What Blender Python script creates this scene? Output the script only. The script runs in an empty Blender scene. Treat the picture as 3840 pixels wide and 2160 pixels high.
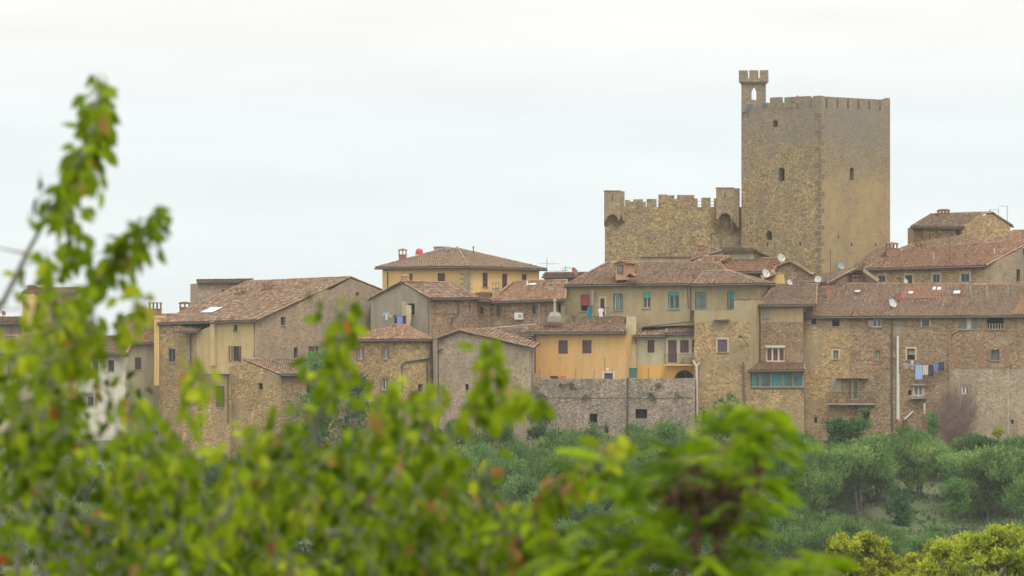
import bpy, math, random
from mathutils import Vector, Matrix, noise as mnoise
random.seed(7)
SC = bpy.context.scene
COL = SC.collection
# ------------------------------------------------------------------ camera, world, sun, exposure
F = 16000.0; H = 1300.0; CX = 1920.0          # focal length in photo pixels, horizon row, centre column
cam_d = bpy.data.cameras.new('camera'); cam = bpy.data.objects.new('camera', cam_d); COL.objects.link(cam)
cam.location = (0, 0, 0); cam.rotation_euler = (math.radians(90), 0, 0)
cam_d.sensor_width = 36; cam_d.lens = 36 * F / 3840; cam_d.shift_y = (H - 1080) / 3840
cam_d.clip_start = 0.5; cam_d.clip_end = 6000
cam_d.dof.use_dof = True; cam_d.dof.focus_distance = 398; cam_d.dof.aperture_fstop = 5.3
SC.camera = cam
SUN_EL, SUN_AZ = math.radians(58), math.radians(150)     # azimuth measured clockwise from +Y
W = bpy.data.worlds.new('World'); SC.world = W; W.use_nodes = True
wt = W.node_tree; wt.nodes.clear()
def N(t, ty, **k):
    n = t.nodes.new(ty)
    for a, b in k.items():
        if a.startswith('i_'):
            n.inputs[a[2:].replace('_', ' ')].default_value = b
        else: setattr(n, a, b)
    return n
out = N(wt, 'ShaderNodeOutputWorld')
sky = N(wt, 'ShaderNodeTexSky', sky_type='NISHITA', sun_disc=False, sun_elevation=SUN_EL, sun_rotation=SUN_AZ)
sky.dust_density = 3.0
b1 = N(wt, 'ShaderNodeBackground', i_Strength=0.10); wt.links.new(sky.outputs[0], b1.inputs[0])
tc = N(wt, 'ShaderNodeTexCoord'); sp = N(wt, 'ShaderNodeSeparateXYZ'); wt.links.new(tc.outputs['Generated'], sp.inputs[0])
rp = N(wt, 'ShaderNodeValToRGB'); wt.links.new(sp.outputs[2], rp.inputs[0])
cr = rp.color_ramp
cr.elements[0].position = 0.0; cr.elements[0].color = (.88, .965, .97, 1)
cr.elements[1].position = 1.0; cr.elements[1].color = (2.7, 2.65, 2.55, 1)
e = cr.elements.new(0.055); e.color = (.925, .99, .99, 1)
e = cr.elements.new(0.075); e.color = (1.01, 1.01, .98, 1)
e = cr.elements.new(0.4); e.color = (1.55, 1.55, 1.52, 1)
mp = N(wt, 'ShaderNodeMapping'); mp.inputs['Scale'].default_value = (9, 9, 60); wt.links.new(tc.outputs['Generated'], mp.inputs[0])
nz = N(wt, 'ShaderNodeTexNoise', i_Scale=1.0, i_Detail=4.0, i_Roughness=.55); wt.links.new(mp.outputs[0], nz.inputs[0])
mr = N(wt, 'ShaderNodeMapRange'); mr.inputs[1].default_value = .3; mr.inputs[2].default_value = .7; mr.inputs[3].default_value = .955; mr.inputs[4].default_value = 1.04
wt.links.new(nz.outputs[0], mr.inputs[0])
vm = N(wt, 'ShaderNodeVectorMath', operation='SCALE'); wt.links.new(rp.outputs[0], vm.inputs[0]); wt.links.new(mr.outputs[0], vm.inputs['Scale'])
b2 = N(wt, 'ShaderNodeBackground', i_Strength=1.0); wt.links.new(vm.outputs[0], b2.inputs[0])
mx = N(wt, 'ShaderNodeMixShader', i_Fac=.96); wt.links.new(b1.outputs[0], mx.inputs[1]); wt.links.new(b2.outputs[0], mx.inputs[2])
wt.links.new(mx.outputs[0], out.inputs[0])
sd = bpy.data.lights.new('sun', 'SUN'); sd.energy = 1.7; sd.angle = math.radians(14); sd.color = (1, .95, .86)
so = bpy.data.objects.new('sun', sd); COL.objects.link(so)
dv = Vector((math.sin(SUN_AZ) * math.cos(SUN_EL), math.cos(SUN_AZ) * math.cos(SUN_EL), math.sin(SUN_EL)))
so.rotation_euler = dv.to_track_quat('Z', 'Y').to_euler(); so.location = (60, -100, 200)
SC.view_settings.view_transform = 'Standard'; SC.view_settings.look = 'None'
SC.view_settings.exposure = 0.0; SC.view_settings.gamma = 1.0
SC.cycles.max_bounces = 6; SC.cycles.transparent_max_bounces = 8; SC.cycles.volume_bounces = 0

# ------------------------------------------------------------------ helpers
def P(px, py, Y): return Vector(((px - CX) / F * Y, Y, (H - py) / F * Y))
def ray(px, py): return Vector(((px - CX) / F, 1.0, (H - py) / F))
R = random.random
def U(a, b): return a + (b - a) * random.random()

class MB:
    def __init__(s): s.v = []; s.f = []; s.t = []
    def face(s, pts, t=.5):
        n = len(s.v); s.v.extend([tuple(p) for p in pts]); s.f.append(tuple(range(n, n + len(pts)))); s.t.append(t)
    def hexa(s, p, t=.5):       # p: 8 points, bottom ring 0-3, top ring 4-7
        n = len(s.v); s.v.extend([tuple(q) for q in p])
        for q in ((0,3,2,1),(4,5,6,7),(0,1,5,4),(1,2,6,5),(2,3,7,6),(3,0,4,7)):
            s.f.append(tuple(n + i for i in q)); s.t.append(t)
    def box(s, x0, x1, y0, y1, z0, z1, t=.5):
        s.hexa([(x0,y0,z0),(x1,y0,z0),(x1,y1,z0),(x0,y1,z0),(x0,y0,z1),(x1,y0,z1),(x1,y1,z1),(x0,y1,z1)], t)
    def tube(s, pts, r, seg=6, t=.5, r2=None, cap=True):
        pts = [Vector(p) for p in pts]; m = len(pts); base = len(s.v)
        up = Vector((0, 0, 1))
        for i, p in enumerate(pts):
            d = (pts[min(i+1, m-1)] - pts[max(i-1, 0)]).normalized()
            a = d.cross(up)
            if a.length < .05: a = d.cross(Vector((0, 1, 0)))
            a.normalize(); b = d.cross(a)
            rr = r if r2 is None else r + (r2 - r) * i / max(1, m-1)
            for k in range(seg):
                q = 2 * math.pi * k / seg
                s.v.append(tuple(p + a * (math.cos(q) * rr) + b * (math.sin(q) * rr)))
        for i in range(m-1):
            for k in range(seg):
                k2 = (k+1) % seg
                s.f.append((base+i*seg+k, base+i*seg+k2, base+(i+1)*seg+k2, base+(i+1)*seg+k)); s.t.append(t)
        if cap:
            s.f.append(tuple(base + k for k in range(seg))); s.t.append(t)
            s.f.append(tuple(base + (m-1)*seg + k for k in reversed(range(seg)))); s.t.append(t)
    def mesh(s, name, mat, off=Vector((0,0,0)), smooth=False):
        me = bpy.data.meshes.new(name)
        me.from_pydata([(a-off.x, b-off.y, c-off.z) for a, b, c in s.v], [], s.f)
        if mat: me.materials.append(mat)
        at = me.attributes.new('tint', 'FLOAT', 'FACE'); at.data.foreach_set('value', s.t)
        if smooth: me.shade_smooth()
        me.update(); return me

ORG = {}
def tag(o, label=None, cat=None, group=None, kind=None):
    if label: o['label'] = label
    if cat: o['category'] = cat
    if group: o['group'] = group
    if kind: o['kind'] = kind
    return o
def root(name, loc, label, cat, group=None):
    o = bpy.data.objects.new(name, None); COL.objects.link(o); o.location = loc; o.empty_display_size = .5
    ORG[o.name] = Vector(loc); return tag(o, label, cat, group)
def part(name, mb, mat, parent, smooth=False, label=None):
    off = ORG[parent.name]
    o = bpy.data.objects.new(name, mb.mesh(name, mat, off, smooth)); COL.objects.link(o); o.parent = parent
    ORG[o.name] = off
    if label: o['label'] = label
    return o
def solo(name, mb, mat, loc, label, cat, group=None, smooth=False):
    loc = Vector(loc); o = bpy.data.objects.new(name, mb.mesh(name, mat, loc, smooth)); COL.objects.link(o); o.location = loc
    ORG[o.name] = loc; return tag(o, label, cat, group)

# ------------------------------------------------------------------ materials
MATS = {}
def newmat(name):
    m = bpy.data.materials.new(name); m.use_nodes = True; t = m.node_tree; t.nodes.clear()
    o = N(t, 'ShaderNodeOutputMaterial'); return m, t, o
def L(t, a, b): t.links.new(a, b)
def mixc(t, fac, a, b, mode='MIX'):
    m = N(t, 'ShaderNodeMix', data_type='RGBA', blend_type=mode)
    for i, v in ((0, fac), (6, a), (7, b)):
        if hasattr(v, 'is_linked'): L(t, v, m.inputs[i])
        else: m.inputs[i].default_value = v if i == 0 else (tuple(v) + (1,))[:4]
    return m.outputs[2]
def mrange(t, v, a, b, c=0., d=1.):
    m = N(t, 'ShaderNodeMapRange'); m.inputs[1].default_value = a; m.inputs[2].default_value = b
    m.inputs[3].default_value = c; m.inputs[4].default_value = d; L(t, v, m.inputs[0]); return m.outputs[0]
def mnode(t, op, a, b):
    m = N(t, 'ShaderNodeMath', operation=op)
    for i, v in ((0, a), (1, b)):
        if hasattr(v, 'is_linked'): L(t, v, m.inputs[i])
        else: m.inputs[i].default_value = v
    return m.outputs[0]
def noisef(t, vec, scale, detail=3., rough=.55, msc=None):
    if msc:
        mp = N(t, 'ShaderNodeMapping'); mp.inputs['Scale'].default_value = msc; L(t, vec, mp.inputs[0]); vec = mp.outputs[0]
    n = N(t, 'ShaderNodeTexNoise', i_Scale=scale, i_Detail=detail, i_Roughness=rough); L(t, vec, n.inputs['Vector']); return n.outputs[0]
def plain(key, col, rough=.7, var=.18, metal=0., sc=1.3):
    if key in MATS: return MATS[key]
    m, t, o = newmat(key); tc = N(t, 'ShaderNodeTexCoord')
    n = noisef(t, tc.outputs['Object'], sc, 5., .6); n2 = noisef(t, tc.outputs['Object'], sc * 9, 3.)
    f = mnode(t, 'ADD', mrange(t, n, .3, .7, 1 - var, 1 + var), mrange(t, n2, .3, .7, -var * .4, var * .4))
    v = N(t, 'ShaderNodeVectorMath', operation='SCALE'); v.inputs[0].default_value = col[:3]; L(t, f, v.inputs['Scale'])
    p = N(t, 'ShaderNodeBsdfPrincipled', i_Roughness=rough, i_Metallic=metal); L(t, v.outputs[0], p.inputs['Base Color'])
    L(t, p.outputs[0], o.inputs[0]); MATS[key] = m; return m
def stone(key, cols, mortar, patch=(.5, .5), pcol=None, plaster=(.9, 1.), scale=3.2, wcol=(.16, .14, .115), weather=.55, streak=.25, topgrey=None, zwarm=None):
    """rubble masonry: voronoi stones, mortar, weathered patches, remains of plaster"""
    if key in MATS: return MATS[key]
    m, t, o = newmat(key); tc = N(t, 'ShaderNodeTexCoord'); co = tc.outputs['Object']
    mp = N(t, 'ShaderNodeMapping'); mp.inputs['Scale'].default_value = (1, 1, 1.55); L(t, co, mp.inputs[0])
    nd = N(t, 'ShaderNodeTexNoise', i_Scale=2.2, i_Detail=2.); L(t, mp.outputs[0], nd.inputs['Vector'])
    md = N(t, 'ShaderNodeVectorMath', operation='MULTIPLY_ADD'); L(t, nd.outputs[1], md.inputs[0]); md.inputs[1].default_value = (.16,)*3; L(t, mp.outputs[0], md.inputs[2])
    scale *= 1.62
    v1 = N(t, 'ShaderNodeTexVoronoi', i_Scale=scale); L(t, md.outputs[0], v1.inputs['Vector'])
    v2 = N(t, 'ShaderNodeTexVoronoi', feature='DISTANCE_TO_EDGE', i_Scale=scale); L(t, md.outputs[0], v2.inputs['Vector'])
    sx = N(t, 'ShaderNodeSeparateColor'); L(t, v1.outputs['Color'], sx.inputs[0])
    r = N(t, 'ShaderNodeValToRGB'); L(t, sx.outputs[0], r.inputs[0]); r.color_ramp.interpolation = 'LINEAR'
    n = len(cols); el = r.color_ramp.elements
    while len(el) < n: el.new(.5)
    for i, c in enumerate(cols): el[i].position = i / (n - 1); el[i].color = tuple(max(.03, (x*g_-.27*k_)*1.2+.27*k_-.012) for x, g_, k_ in zip(c, (1.01,.955,.945), (.96,.90,.77)))+(1,)
    c = mixc(t, mrange(t, v2.outputs[0], .0, .09, .8, 0.), r.outputs[0], mortar)
    fine = noisef(t, co, 11., 5., .65)
    c = mixc(t, 1., c, mixc(t, mrange(t, fine, .3, .7), (.78, .78, .78), (1.2, 1.2, 1.2)), 'MULTIPLY')
    med = noisef(t, co, 1.1, 5., .6)
    c = mixc(t, 1., c, mixc(t, mrange(t, med, .32, .68), (.90, .89, .89), (1.10, 1.10, 1.09)), 'MULTIPLY')
    big = noisef(t, co, .33, 6., .62)
    c = mixc(t, mrange(t, big, patch[0] - .07, patch[1] + .13, 0., weather), c, wcol)
    if pcol:
        pn = noisef(t, co, .42, 8., .7, (1, 1, .8))
        pc = mixc(t, mrange(t, med, .3, .7), tuple(x * .82 for x in pcol), tuple(min(1, x * 1.12) for x in pcol))
        pc = mixc(t, mrange(t, fine, .3, .75, 0, .35), pc, tuple(x * .7 for x in pcol))
        c = mixc(t, mrange(t, pn, plaster[0], plaster[1]), c, pc)
    if zwarm:                          # band of surviving render: (z0, z1, colour) in object space
        sz = N(t, 'ShaderNodeSeparateXYZ'); L(t, co, sz.inputs[0])
        zz = mnode(t, 'ADD', sz.outputs[2], mrange(t, noisef(t, co, .5, 5.), .2, .8, -2.2, 2.2))
        f = mnode(t, 'MULTIPLY', mrange(t, zz, zwarm[0] - 1, zwarm[0] + 1), mrange(t, zz, zwarm[1] - 1, zwarm[1] + 1, 1, 0))
        f = mnode(t, 'MULTIPLY', f, mrange(t, big, .3, .62, .72, .3))
        c = mixc(t, f, c, mixc(t, mrange(t, med, .3, .7), zwarm[2], zwarm[3]))
    if topgrey:                        # lichen-grey upper courses, ragged lower edge
        sz = N(t, 'ShaderNodeSeparateXYZ'); L(t, co, sz.inputs[0])
        zz = mnode(t, 'ADD', sz.outputs[2], mrange(t, noisef(t, co, .4, 6.), .2, .8, -3, 3))
        c = mixc(t, mrange(t, zz, topgrey-2, topgrey+2, 0, .55), c, (.215, .20, .17))
    st = noisef(t, co, 1.3, 4., .6, (1, 1, .1))
    c = mixc(t, mrange(t, st, .5, .75, 0., streak), c, (.09, .08, .07))
    p = N(t, 'ShaderNodeBsdfPrincipled', i_Roughness=.92); p.inputs['Specular IOR Level'].default_value = .15
    L(t, c, p.inputs['Base Color'])
    hb = mnode(t, 'ADD', mrange(t, v2.outputs[0], 0, .12), mnode(t, 'MULTIPLY', fine, .6))
    b = N(t, 'ShaderNodeBump', i_Strength=.55, i_Distance=.05); L(t, hb, b.inputs['Height']); L(t, b.outputs[0], p.inputs['Normal'])
    L(t, p.outputs[0], o.inputs[0]); MATS[key] = m; return m
def render_mat(key, col, stain, col2, thr=(.5, .72), streak=.35, stainw=.6):
    """painted render with faded patches, lower grime and vertical streaks"""
    if key in MATS: return MATS[key]
    m, t, o = newmat(key); tc = N(t, 'ShaderNodeTexCoord'); co = tc.outputs['Object']
    big = noisef(t, co, .3, 7., .65); med = noisef(t, co, 1.2, 6., .6); fine = noisef(t, co, 10., 4., .6)
    c = mixc(t, mrange(t, big, .35, .65), col, col2)
    c = mixc(t, mrange(t, med, thr[0], thr[1], 0, stainw), c, stain)
    c = mixc(t, 1., c, mixc(t, mrange(t, fine, .3, .7), (.86, .86, .86), (1.12, 1.12, 1.12)), 'MULTIPLY')
    st = noisef(t, co, 1.6, 4., .6, (1, 1, .12))
    c = mixc(t, mrange(t, st, .48, .72, 0., streak), c, tuple(x * .55 for x in stain))
    p = N(t, 'ShaderNodeBsdfPrincipled', i_Roughness=.9); p.inputs['Specular IOR Level'].default_value = .15; L(t, c, p.inputs['Base Color'])
    b = N(t, 'ShaderNodeBump', i_Strength=.3, i_Distance=.02); L(t, fine, b.inputs['Height']); L(t, b.outputs[0], p.inputs['Normal'])
    L(t, p.outputs[0], o.inputs[0]); MATS[key] = m; return m
def tile(key, cols, lichen=(.29, .235, .16), amt=.5):
    if key in MATS: return MATS[key]
    m, t, o = newmat(key); tc = N(t, 'ShaderNodeTexCoord'); co = tc.outputs['Object']
    at = N(t, 'ShaderNodeAttribute', attribute_name='tint')
    r = N(t, 'ShaderNodeValToRGB'); L(t, at.outputs['Fac'], r.inputs[0]); el = r.color_ramp.elements
    while len(el) < len(cols) + 1: el.new(.5)
    el[0].position = 0; el[0].color = (.05, .035, .027, 1)
    for i, c in enumerate(cols): el[i+1].position = .12 + .88 * i / (len(cols) - 1); el[i+1].color = tuple(c) + (1,)
    big = noisef(t, co, .45, 6., .65); fine = noisef(t, co, 9., 4., .6)
    c = mixc(t, mrange(t, big, .42, .68, 0, amt), r.outputs[0], lichen)
    c = mixc(t, mrange(t, fine, .52, .72, 0, .5), c, (.07, .058, .045))
    c = mixc(t, mrange(t, noisef(t, co, 5.5, 3., .6), .6, .72, 0, .5), c, (.42, .36, .28))
    p = N(t, 'ShaderNodeBsdfPrincipled', i_Roughness=.88); p.inputs['Specular IOR Level'].default_value = .2; L(t, c, p.inputs['Base Color'])
    L(t, p.outputs[0], o.inputs[0]); MATS[key] = m; return m
def leafmat(key, cols, trans=.35, rough=.5, objvar=0.):
    if key in MATS: return MATS[key]
    m, t, o = newmat(key); at = N(t, 'ShaderNodeAttribute', attribute_name='tint')
    r = N(t, 'ShaderNodeValToRGB'); L(t, at.outputs['Fac'], r.inputs[0]); el = r.color_ramp.elements
    while len(el) < len(cols): el.new(.5)
    for i, (p_, c) in enumerate(cols): el[i].position = p_; el[i].color = tuple(c) + (1,)
    c = r.outputs[0]
    if objvar:
        oi = N(t, 'ShaderNodeObjectInfo'); hs = N(t, 'ShaderNodeHueSaturation')
        L(t, mrange(t, oi.outputs['Random'], 0, 1, .5 - objvar * .1, .5 + objvar * .06), hs.inputs['Hue'])
        L(t, mrange(t, oi.outputs['Random'], 0, 1, 1 - objvar, 1 + objvar), hs.inputs['Value']); L(t, c, hs.inputs['Color']); c = hs.outputs[0]
    p = N(t, 'ShaderNodeBsdfPrincipled', i_Roughness=rough); p.inputs['Specular IOR Level'].default_value = .04; L(t, c, p.inputs['Base Color'])
    tr = N(t, 'ShaderNodeBsdfTranslucent'); L(t, c, tr.inputs[0])
    ms = N(t, 'ShaderNodeMixShader', i_Fac=trans); L(t, p.outputs[0], ms.inputs[1]); L(t, tr.outputs[0], ms.inputs[2]); L(t, ms.outputs[0], o.inputs[0])
    MATS[key] = m; return m

S_TOWER = stone('stone_tower', [(.19,.155,.095),(.30,.235,.125),(.43,.335,.165),(.27,.225,.15),(.52,.43,.26)], (.25,.205,.125), (.50,.56), scale=2.9, weather=.6, wcol=(.185,.17,.14), streak=.2, topgrey=19.)
S_TOWERR = stone('stone_tower_rendered', [(.19,.16,.11),(.29,.235,.145),(.36,.29,.17),(.25,.215,.155)], (.25,.21,.14), (.52,.6), scale=3.2, weather=.5, wcol=(.2,.185,.155), streak=.2, topgrey=19., zwarm=(3., 16.5, (.37,.26,.125), (.43,.31,.15)))
S_WARM = stone('stone_warm', [(.23,.165,.09),(.35,.26,.135),(.47,.36,.19),(.29,.21,.12),(.54,.44,.27)], (.37,.29,.17), (.52,.6), (.36,.28,.165), (.5,.62), scale=2.9, weather=.45, wcol=(.17,.13,.095))
S_BROWN = stone('stone_brown', [(.19,.13,.085),(.29,.205,.125),(.37,.285,.18),(.24,.165,.11),(.42,.35,.24)], (.31,.25,.17), (.48,.55), (.36,.29,.185), (.54,.66), scale=2.8, weather=.45, wcol=(.17,.125,.09))
S_GREY = stone('stone_grey', [(.17,.145,.11),(.31,.27,.205),(.41,.36,.28),(.24,.205,.155),(.50,.44,.35)], (.23,.20,.155), (.46,.53), scale=3.4, weather=.45, wcol=(.13,.12,.10), streak=.4)
S_PALE = stone('stone_pale', [(.26,.215,.16),(.36,.295,.21),(.44,.37,.27),(.31,.25,.19)], (.40,.34,.255), (.5,.56), (.35,.28,.19), (.54,.66), scale=3., weather=.5, wcol=(.20,.165,.125))
S_GABLE = stone('stone_gable', [(.24,.19,.13),(.34,.27,.185),(.41,.33,.22),(.27,.215,.155)], (.35,.285,.195), (.47,.55), (.36,.285,.185), (.52,.64), scale=3.1, weather=.6, wcol=(.20,.175,.14), streak=.3)
R_ORANGE = render_mat('render_orange', (.60,.33,.10), (.44,.33,.19), (.52,.34,.145), streak=.3)
R_YELLOW = render_mat('render_yellow', (.62,.42,.16), (.52,.38,.17), (.60,.43,.18), streak=.2, stainw=.4)
R_YGREY = render_mat('render_yellow_aged', (.50,.365,.165), (.38,.28,.14), (.48,.375,.20), streak=.35)
R_DEEP = render_mat('render_deep_yellow', (.66,.38,.09), (.52,.33,.12), (.62,.38,.11), streak=.2)
R_BEIGE = render_mat('render_beige', (.38,.31,.175), (.29,.235,.145), (.36,.275,.15), streak=.3)
R_CREAM = render_mat('render_cream', (.48,.42,.27), (.35,.30,.20), (.46,.41,.28), streak=.4)
R_WHITE = render_mat('render_white', (.60,.55,.45), (.46,.41,.32), (.56,.52,.42), streak=.2)
R_GREY = render_mat('render_grey', (.285,.25,.19), (.21,.185,.145), (.30,.255,.185), streak=.45)
R_TAN = render_mat('render_tan', (.37,.285,.165), (.29,.22,.14), (.39,.28,.14), streak=.4)
T_OLD = tile('tiles_old', [(.115,.069,.043),(.215,.125,.074),(.29,.175,.105),(.20,.13,.08),(.42,.30,.20)], lichen=(.22,.18,.125))
T_RED = tile('tiles_red', [(.15,.075,.043),(.28,.14,.07),(.35,.18,.095),(.22,.13,.075),(.42,.29,.19)], amt=.45, lichen=(.23,.18,.125))
T_BROWN = tile('tiles_brown', [(.13,.085,.055),(.21,.135,.085),(.29,.19,.12),(.19,.13,.09),(.36,.27,.18)], lichen=(.25,.21,.13))
T_ORANGE = tile('tiles_orange', [(.26,.11,.065),(.36,.16,.09),(.30,.15,.09)], amt=.15)
BRICK = plain('brick', (.26,.125,.08), .9, .3, sc=3); BRICKO = plain('brick_orange', (.27,.14,.08), .9, .25, sc=3)
GUT = plain('gutter_metal', (.075,.06,.055), .6, .2); WOODB = plain('brown_paint', (.085,.040,.038), .6, .2)
WHITEP = plain('white_paint', (.62,.60,.54), .5, .08); GREENP = plain('green_paint', (.06,.20,.12), .5, .15)
GLASS = plain('window_glass', (.045,.055,.065), .12, .3); GLASST = plain('teal_glass', (.07,.16,.16), .15, .4); DARK = plain('dark_interior', (.022,.022,.028), .9, .2)  # DARK is shade put into the colour, for unlit openings
GLASSG = plain('grey_glass', (.16,.17,.18), .2, .3)
REDP = plain('red_roller', (.34,.055,.04), .6, .12); TURQ = plain('turquoise_blind', (.02,.42,.33), .6, .08); CURT = plain('curtain_cloth', (.55,.50,.40), .9, .15)
TEAL = plain('teal_curtain', (.09,.34,.33), .85, .25, sc=6); SILL = plain('sill_stone', (.33,.28,.2), .85, .2); SURR = plain('surround_plaster', (.46,.38,.25), .9, .12)
IRON = plain('iron', (.06,.05,.05), .5, .2, .3); DISHW = plain('dish_white', (.38,.38,.36), .4, .06); DISHR = plain('dish_red', (.25,.05,.04), .5, .1)
PIPEW = plain('pipe_white', (.60,.57,.50), .4, .1); PIPEO = plain('pipe_copper', (.42,.19,.10), .5, .15); CONC = plain('concrete', (.27,.25,.21), .9, .2)
TERRA = plain('terracotta', (.42,.15,.08), .8, .15); TANW = plain('tan_wood', (.36,.26,.13), .6, .12)
BARK = plain('bark', (.12,.10,.085), .95, .3, sc=4); BARKF = plain('bark_pale', (.26,.25,.235), .85, .2, sc=6); BARKD = plain('bark_brown', (.13,.07,.045), .9, .3, sc=6)
SHIN = plain('skylight_glass', (.42,.45,.45), .15, .05)

# ------------------------------------------------------------------ facades and houses
class Fac:
    def __init__(s, h, A, B):
        s.h = h
        s.A = Vector(((A[0]-CX)/F*A[1], A[1])); s.B = Vector(((B[0]-CX)/F*B[1], B[1]))
        s.d = (s.B - s.A).normalized(); s.n = Vector((s.d.y, -s.d.x)); s.segs = []
    def hit(s, px, py):
        k = (px-CX)/F; dx, dy = s.d.x, s.d.y
        u = (k*s.A.y - s.A.x)/(dx - k*dy); Y = s.A.y + u*dy
        return u, (H-py)/F*Y
    def pt(s, u, z, o=0.):
        q = s.A + s.d*u + s.n*o; return Vector((q.x, q.y, z))
    def box(s, mb, u0, u1, z0, z1, o0, o1, t=.5):
        a = s.pt; mb.hexa([a(u0,z0,o1),a(u1,z0,o1),a(u1,z0,o0),a(u0,z0,o0),a(u0,z1,o1),a(u1,z1,o1),a(u1,z1,o0),a(u0,z1,o0)], t)
    def pbox(s, mb, px0, py0, px1, py1, o0, o1, t=.5):
        u0, z1 = s.hit(px0, py0); u1, z0 = s.hit(px1, py1); s.box(mb, u0, u1, z0, z1, o0, o1, t)
    def seg(s, mat, top, base=-12.):
        tp = [s.hit(*p) for p in top]; base_z = s.hit(top[0][0], base)[1] if base > 0 else base
        g = dict(mat=mat, top=tp, z0=base_z, holes=[]); s.segs.append(g); return g
    def hole(s, u0, u1, z0, z1, depth=.22, arch=False):
        uc = (u0+u1)/2; zc = (z0+z1)/2
        for g in s.segs:
            if g['top'][0][0] <= uc <= g['top'][-1][0] and zc > g['z0']:
                g['holes'].append((u0, u1, z0, z1, depth, arch)); return
    def build(s):
        for g in s.segs:
            mb = s.h.wall(g['mat']); tp = g['top']; z0 = g['z0']
            us = sorted(set([round(p[0], 4) for p in tp] + [round(x, 4) for h in g['holes'] for x in h[:2]]))
            us = [u for u in us if tp[0][0]-1e-3 <= u <= tp[-1][0]+1e-3]
            def top(u, side):
                for i in range(len(tp)-1):
                    a, b = tp[i], tp[i+1]
                    if b[0]-a[0] < 1e-6: continue
                    if a[0]-1e-3 <= u <= b[0]+1e-3:
                        if side > 0 and abs(u-b[0]) < 1e-3 and i < len(tp)-2: continue
                        return a[1] + (b[1]-a[1])*(u-a[0])/(b[0]-a[0])
                return tp[-1][1]
            for i in range(len(us)-1):
                a, b = us[i], us[i+1]
                if b-a < 1e-4: continue
                hs = sorted([h for h in g['holes'] if h[0] < (a+b)/2 < h[1]], key=lambda h: h[2])
                z = z0; ta, tb = top(a, 1), top(b, -1)
                for h in hs:
                    if h[2] > z: mb.face([s.pt(a,z), s.pt(b,z), s.pt(b,h[2]), s.pt(a,h[2])])
                    z = h[3]
                mb.face([s.pt(a,z), s.pt(b,z), s.pt(b,tb), s.pt(a,ta)])
            for (a, b, c, d, dp, arch) in g['holes']:
                mb.face([s.pt(a,c), s.pt(a,d), s.pt(a,d,-dp), s.pt(a,c,-dp)]); mb.face([s.pt(b,d), s.pt(b,c), s.pt(b,c,-dp), s.pt(b,d,-dp)])
                mb.face([s.pt(a,c,-dp), s.pt(b,c,-dp), s.pt(b,c), s.pt(a,c)]); mb.face([s.pt(a,d), s.pt(b,d), s.pt(b,d,-dp), s.pt(a,d,-dp)])
                if arch:
                    r = (b-a)/2; m_ = (a+b)/2; zc = d - r
                    for sg, cx in ((-1, a), (1, b)):
                        prev = None
                        for k in range(7):
                            q = math.pi/2*k/6; p = (m_ + sg*r*math.cos(q), zc + r*math.sin(q))
                            if prev:
                                for oo in (0, -.1): mb.face([s.pt(cx, d, oo), s.pt(prev[0], prev[1], oo), s.pt(p[0], p[1], oo)])
                                mb.face([s.pt(prev[0], prev[1]), s.pt(p[0], p[1]), s.pt(p[0], p[1], -dp), s.pt(prev[0], prev[1], -dp)])
                            prev = p
    # windows ---------------------------------------------------------
    def win(s, kind, px0, py0, px1, py1, fr=None, pane=None, sill=True, surr=None, arch=False, mull=1, curtain=None, roller=None, depth=.22, name='window', open_sh=0, shmat=None, wd=.055, label=None):
        u0, z1 = s.hit(px0, py0); u1, z0 = s.hit(px1, py1)
        if u1 < u0: u0, u1 = u1, u0
        if kind == 'dark': depth = max(depth, .45)
        s.hole(u0, u1, z0, z1, depth, arch)
        h = s.h; fr = fr or WHITEP
        m = MB(); o0, o1 = (-depth+.03, -depth+.09)
        if kind == 'shut': o0, o1 = -.13, -.09
        w = wd
        if kind == 'dark': w = .03
        s.box(m, u0, u0+w, z0, z1, o0, o1); s.box(m, u1-w, u1, z0, z1, o0, o1)
        s.box(m, u0+w, u1-w, z1-w, z1, o0, o1); s.box(m, u0+w, u1-w, z0, z0+w, o0, o1)
        if kind == 'glass':
            for k in range(mull):
                uc = u0 + (u1-u0)*(k+1)/(mull+1); s.box(m, uc-w*.75, uc+w*.75, z0+w, z1-w, o0, o1+.01)
        wo = part(name, m, fr if kind != 'dark' else GUT, h.root, label=label)
        m = MB(); q = -depth+.02
        m.face([s.pt(u0,z0,q), s.pt(u1,z0,q), s.pt(u1,z1,q), s.pt(u0,z1,q)])
        part('pane', m, pane or (DARK if kind in ('dark', 'shut') else GLASS), wo)  # open holes get a near-black sheet painted as the darkness inside
        if kind == 'shut':
            mid = (u0+u1)/2; sm = shmat or WOODB
            for a, b in ((u0+.02, mid-.006), (mid+.006, u1-.02)):
                m = MB(); f_ = .05
                s.box(m, a, a+f_, z0+.02, z1-.02, -.085, -.04); s.box(m, b-f_, b, z0+.02, z1-.02, -.085, -.04)
                s.box(m, a+f_, b-f_, z1-.09, z1-.02, -.085, -.04); s.box(m, a+f_, b-f_, z0+.02, z0+.09, -.085, -.04)
                n = max(4, int((z1-z0)/.09))
                for k in range(n):
                    zz = z0+.09 + (z1-z0-.18)*(k+.5)/n; pp = [s.pt(a+f_,zz-.035,-.05), s.pt(b-f_,zz-.035,-.05), s.pt(b-f_,zz+.035,-.08), s.pt(a+f_,zz+.035,-.08)]
                    m.face(pp)
                part('shutter', m, sm, wo)
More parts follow.
